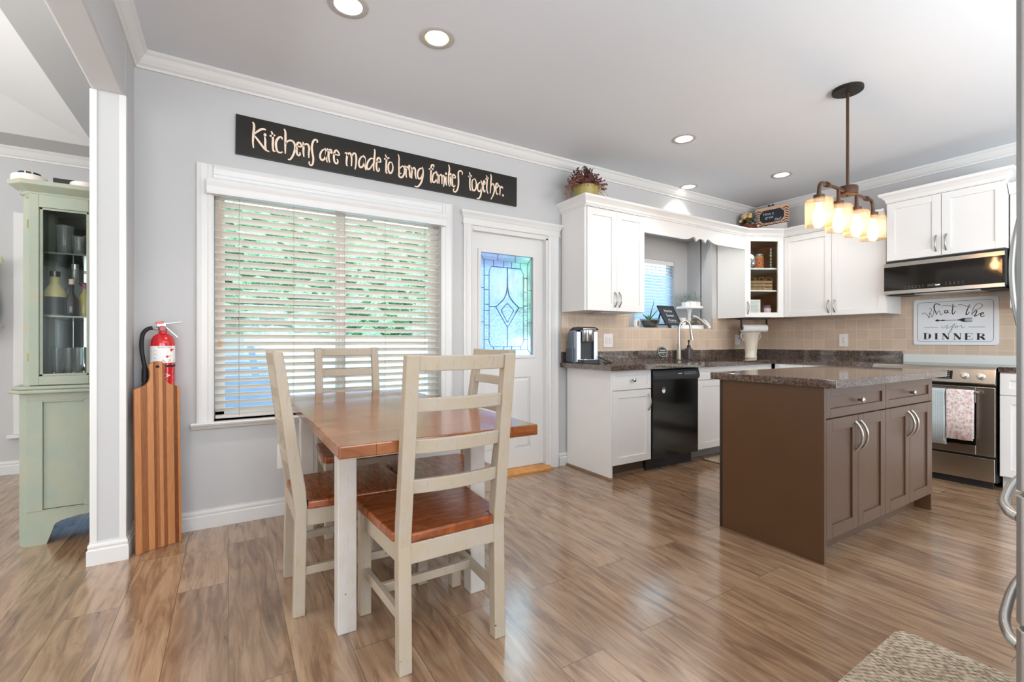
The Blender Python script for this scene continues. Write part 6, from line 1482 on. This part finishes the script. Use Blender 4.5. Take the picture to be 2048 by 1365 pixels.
for k in range(90):
    t = rnd.random(); c_ = Vector((px_ - .08 - .17 * t + rnd.uniform(-.02, .02), py_ - .03 + rnd.uniform(-.04, .04), pz + .165 - .15 * t * t + .03 * math.sin(PI * t) + rnd.uniform(-.025, .025)))
    v_ = Vector((rnd.uniform(-1, .2), rnd.uniform(-.5, .5), rnd.uniform(-1, .2))).normalized() * rnd.uniform(.014, .03); w_ = v_.orthogonal().normalized() * .007
    mb.quad([c_ - v_, c_ + w_, c_ + v_, c_ - w_])
obj('trailing_bloom', mb, plain('dusty_pink', '#96705f', .8, var=.35, vscale=50), pot)
wh = thing('wire_wreath_stand', 'white wire scroll ornament behind the dried flower pot', 'ornament', (2.86, 3.14, 2.287))
mb = MB()
for x in (2.80, 2.86, 2.93): mb.tube(smooth([(x, 3.17, 2.29), (x + .03, 3.17, 2.38), (x, 3.17, 2.47), (x - .04, 3.17, 2.52)], 4), .005, 6)
mb.tube(smooth([(2.90, 3.17, 2.49), (2.96, 3.17, 2.43), (2.93, 3.17, 2.33), (3.02, 3.17, 2.289)], 4), .005, 6); mb.box(2.77, 3.04, 3.15, 3.19, 2.285, 2.292); obj('scrolls', mb, white, wh)

fb_ = thing('flower_basket', 'brown basket of cream, yellow and teal flowers above the corner cabinet', 'flower basket', (5.19, 3.155, 2.287)); bx, by, bz = 5.190, 3.185, 2.287
bz0 = 2.32
mb = MB(); mb.box(bx - .08, bx + .08, by - .08, by + .08, 2.285, bz0); obj('riser', mb, cabw, fb_)
mb = MB(); mb.lathe([(.066, 2.32), (.072, 2.33), (.086, 2.46), (.090, 2.465), (.08, 2.465), (.066, 2.40)], c=(bx, by, 0), seg=28, cap1=False); obj('basket', mb, plain('basket_brown', '#6a3623', .6, var=.3, vscale=50, bumps=.5, bscale=80), fb_, smooth_a=40)
for nm, colr, seed, cnt in (('cream_blooms', '#dcbf9a', 11, 16), ('yellow_blooms', '#cfa04a', 12, 9), ('teal_blooms', '#5f7a7f', 13, 9), ('foliage', '#4f4a2c', 14, 26)):
    mb = MB(); rnd = random.Random(seed)
    for k in range(cnt):
        a = rnd.uniform(0, 2 * PI); t = rnd.uniform(0, R(80)); d = Vector((math.cos(a) * math.sin(t), math.sin(a) * math.sin(t), math.cos(t))); c_ = Vector((bx, by, 2.460)) + Vector((d.x * .085, d.y * .085, d.z * .135)) * (1 if nm != 'foliage' else .85); r_ = rnd.uniform(.016, .026) if nm != 'foliage' else .024
        if c_.y > YA - .05: c_.y = YA - .05
        mb.ball(c_, r_, 8)
        if nm != 'foliage':
            for j in range(5): b_ = 2 * PI * j / 5; mb.ball(c_ + Vector((.55 * r_ * math.cos(b_), .55 * r_ * math.sin(b_) - .004, .35 * r_)), r_ * .55, 6)
    obj(nm, mb, plain(nm + '_petals', colr, .8, var=.2, vscale=50), fb_, smooth_a=60)
mb = MB(); mb.ball((bx - .06, by - .09, 2.34), .018, 8); mb.ball((bx + .09, by - .11, 2.50), .020, 8); mb.ball((bx + .03, by - .11, 2.44), .012, 8); obj('white_blooms', mb, ceramic, fb_, smooth_a=60)

cf_ = thing('chevron_frame', 'chevron-framed small chalkboard above the corner cabinet', 'chalkboard', (5.27, 2.96, 2.287), 0)
fo = Vector((5.255, 3.125, 2.43)); fe_ = Frame(tuple(fo), (.05, -.345, 0), (-.345, -.05, 0)); FW, FH = .350, .215
mb = MB(); mb.box(5.262, 5.32, 2.80, 3.11, 2.285, 2.429); obj('riser', mb, cabw, cf_)
mb = MB(); fe_.box(mb, 0, FW, 0, FH, -.012, .0); obj('frame', mb, plain('frame_peach', '#d9b394', .6), cf_)
mb = MB(); st_ = .0150
for row in range(9):
    z = row * .027
    for k in range(12):
        u0 = k * FW / 12; u1 = u0 + FW / 12; up = (k % 2 == 0); q = [(u0, z + (0 if up else st_)), (u1, z + (st_ if up else 0)), (u1, z + (st_ if up else 0) + .0115), (u0, z + (0 if up else st_) + .0115)]
        if max(v for _, v in q) > FH: continue
        mb.quad([fe_.P(u, v, .0008) for u, v in q])
obj('chevrons', mb, plain('chevron_brown', '#4f2c2e', .6), cf_)
oct_ = lambda a: [(.045 - a, .075), (.085, .035 - a), (FW - .085, .035 - a), (FW - .045 + a, .075), (FW - .045 + a, FH - .075), (FW - .085, FH - .035 + a), (.085, FH - .035 + a), (.045 - a, FH - .075)]
mb = MB(); mb.bm.faces.new([mb.bm.verts.new(fe_.P(u, v, .0018)) for u, v in oct_(.012)]); obj('inner_border', mb, MATS['frame_peach'], cf_)
mb = MB(); mb.bm.faces.new([mb.bm.verts.new(fe_.P(u, v, .0026)) for u, v in oct_(0)]); obj('chalk_face', mb, chalk, cf_)
mb = MB()
for s, u, v, z in (('Have a', .12, .135, .042), ('great', .13, .095, .042), ('day!', .22, .060, .046)): text_into(mb, s, z, lambda a, b: tuple(fe_.P(a, b, .0032)), dx=u + .02, dy=v - .012)
obj('writing', mb, chalkline, cf_)
mb = MB()
for du in (-.022, .022): mb.ball(tuple(fe_.P(.165 + du, FH + .014, -.004)), .016, 10, sq=(1, .5, .8))
mb.ball(tuple(fe_.P(.165, FH + .010, -.002)), .009, 8); obj('bow', mb, rubber, cf_, smooth_a=60)

# ------------------------------------------------------------------ inside the hutch
def glassware(name, label, cat, x, y, z, prof, mat, group=None):
    t = thing(name, label, cat, (x, y, z), group=group); mb = MB(); mb.lathe(prof, c=(x, y, z), seg=20, cap1=False); obj('glass', mb, mat, t, smooth_a=50); return t
clear = plain('clear_glassware', '#dfe6e4', .05, trans=.85, ior=1.3)
names = ['tall cut-glass vase at the left of the top hutch shelf', 'cut-glass tumbler beside the tall vase on the top hutch shelf', 'cut-glass tumbler at the back of the top hutch shelf', 'cut-glass goblet at the right of the top hutch shelf']
for k, (x, y, r_, h_) in enumerate(((-.800, hy + .13, .042, .165), (-.735, hy + .12, .034, .105), (-.760, hy + .24, .036, .13), (-.690, hy + .14, .034, .12))):
    glassware('cut_glass', names[k], 'glass', x, y, 1.6055, [(r_ * .75, 0), (r_ * .8, .004), (r_ * .95, h_ * .5), (r_, h_), (r_ * .93, h_), (r_ * .75, .01)], clear, 'cut glasses in the hutch')
def bottle(label, x, y, z, r_, hb_, hn, bodym, capm, labm=None, l0=.12, l1=.55, necks=.32, nm='liquor_bottle'):
    t = thing(nm, label, 'bottle', (x, y, z), group='bottles on the middle hutch shelf')
    mb = MB(); mb.lathe([(r_ * .95, 0), (r_, .006), (r_, hb_), (r_ * .85, hb_ + .018), (r_ * necks, hb_ + .05), (r_ * necks, hn)], c=(x, y, z), seg=24); obj('bottle', mb, bodym, t, smooth_a=40)
    mb = MB(); mb.lathe([(r_ * necks * 1.15, hn - .002), (r_ * necks * 1.2, hn + .028), (r_ * necks * .9, hn + .03)], c=(x, y, z), seg=16); obj('cap', mb, capm, t, smooth_a=40)
    if labm is not None:
        mb = MB(); mb.lathe([(r_ * 1.01, hb_ * l0), (r_ * 1.01, hb_ * l1)], c=(x, y, z), seg=24, cap0=False, cap1=False); obj('label', mb, labm, t, smooth_a=60)
    return t
dark = plain('dark_bottle', '#1d1712', .08); z_ = 1.252
bl_ = bottle('squat black and yellow liqueur bottle at the left of the middle hutch shelf', -.842, hy + .125, z_, .047, .135, .225, plain('pale_yellow_liqueur', '#c6bb7e', .15), dark, plain('black_label', '#1c1a17', .4), .04, .80, .42)
bottle('clear bottle with a red-banded cap behind the others on the middle hutch shelf', -.775, hy + .215, z_, .046, .150, .285, plain('pale_clear_bottle', '#b9c6bd', .06, trans=.6), plain('silver_cap', '#c9c5c5', .3, .6))
bottle('small black bottle in the front of the middle hutch shelf', -.768, hy + .11, z_, .034, .085, .185, dark, plain('cream_cap', '#d9c7b5', .4))
bottle('yellow bottle with a red cap in the middle of the hutch shelf', -.722, hy + .155, z_, .026, .10, .165, plain('yellow_liqueur', '#b3a13a', .12), plain('red_cap', '#a5352c', .4))
bottle('dark bottle with a gold collar at the back of the hutch shelf', -.715, hy + .25, z_, .036, .15, .245, dark, plain('plum_cap', '#352126', .4))
bottle('spirit bottle with a cream label and black cap at the right of the hutch shelf', -.672, hy + .125, z_, .036, .125, .205, plain('rosy_spirit', '#bfae9c', .1), dark, plain('cream_label', '#e6d8c2', .5), .06, .78)
for k in range(5):
    x = -.845 + k * .046; y = hy + .17 + .03 * (k % 2)
    glassware('beer_glass', ['leftmost', 'second', 'third', 'fourth', 'rightmost'][k] + ' of the tall curved glasses on the hutch floor', 'glass', x, y, .9005, [(.019, 0), (.021, .004), (.018, .04), (.024, .11), (.023, .17), (.021, .17), (.022, .11), (.016, .04), (.016, .008)], clear, 'curved glasses in the hutch')
bw_ = thing('blue_glass_bowl', 'blue glass jar at the right of the hutch floor', 'jar', (-.670, hy + .20, .9))
mb = MB(); mb.lathe([(.045, .9005), (.050, .91), (.050, 1.08), (.044, 1.085)], c=(-.670, hy + .22, 0), seg=28); obj('jar', mb, plain('blue_glass', '#4a7792', .08), bw_, smooth_a=40)
gd = thing('glass_garland', 'glittery glass bead garland lying at the front of the hutch floor', 'garland', (-.74, hy + .08, .9))
mb = MB(); rnd = random.Random(31)
for k in range(70): mb.ball((rnd.uniform(-.85, -.64), hy + .08 + rnd.uniform(-.02, .025), .908 + rnd.uniform(0, .022)), rnd.uniform(.006, .010), 6)
obj('beads', mb, plain('gold_beads', '#b9ab8c', .12, .7), gd, smooth_a=60)

# ------------------------------------------------------------------ far-left wall of the dining room
sh = thing('wall_shelf', 'small white wall shelf at the left edge beside the hutch', 'shelf', (-1.66, DY1, 1.2))
mb = MB(); mb.box(-1.80, -1.585, DY1 - .17, DY1 + .0, 1.222, 1.242); obj('board', mb, white, sh, bev=.003)
mb = MB(); mb.box(-1.72, -1.70, DY1 - .12, DY1, 1.12, 1.222); obj('bracket', mb, white, sh)
vv = thing('white_pitcher', 'white pitcher vase holding pale tulips at the left edge of the picture', 'vase', (-1.655, DY1 - .085, 1.242))
mb = MB(); mb.lathe([(.045, 1.242), (.055, 1.25), (.078, 1.33), (.082, 1.40), (.070, 1.50), (.058, 1.56), (.062, 1.60), (.056, 1.60), (.05, 1.5)], c=(-1.668, DY1 - .085, 0), seg=30, cap1=False); obj('pitcher', mb, ceramic, vv, smooth_a=50)
mb = MB(); rnd = random.Random(8)
for k in range(7):
    e = Vector((-1.665 + rnd.uniform(-.06, .09), DY1 - .09 + rnd.uniform(-.04, .02), 1.70 + rnd.uniform(-.05, .10))); mb.tube([(-1.668, DY1 - .085, 1.55), e], .004, 5)
    mb.ball(e + Vector((0, 0, .02)), .024, 8, sq=(1, 1, 1.6))
obj('tulips', mb, plain('pale_tulips', '#cdc9a0', .6, var=.25, vscale=12), vv, smooth_a=60)
mb = MB()
for dx2, dz in ((.09, .10), (.06, .16), (-.05, .1)): c_ = Vector((-1.668, DY1 - .09, 1.58)); e = c_ + Vector((dx2, -.01, dz)); mb.quad([c_, c_.lerp(e, .5) + Vector((-.015, 0, .01)), e, c_.lerp(e, .5) + Vector((.015, 0, -.01))])
obj('leaves', mb, leafg, vv)
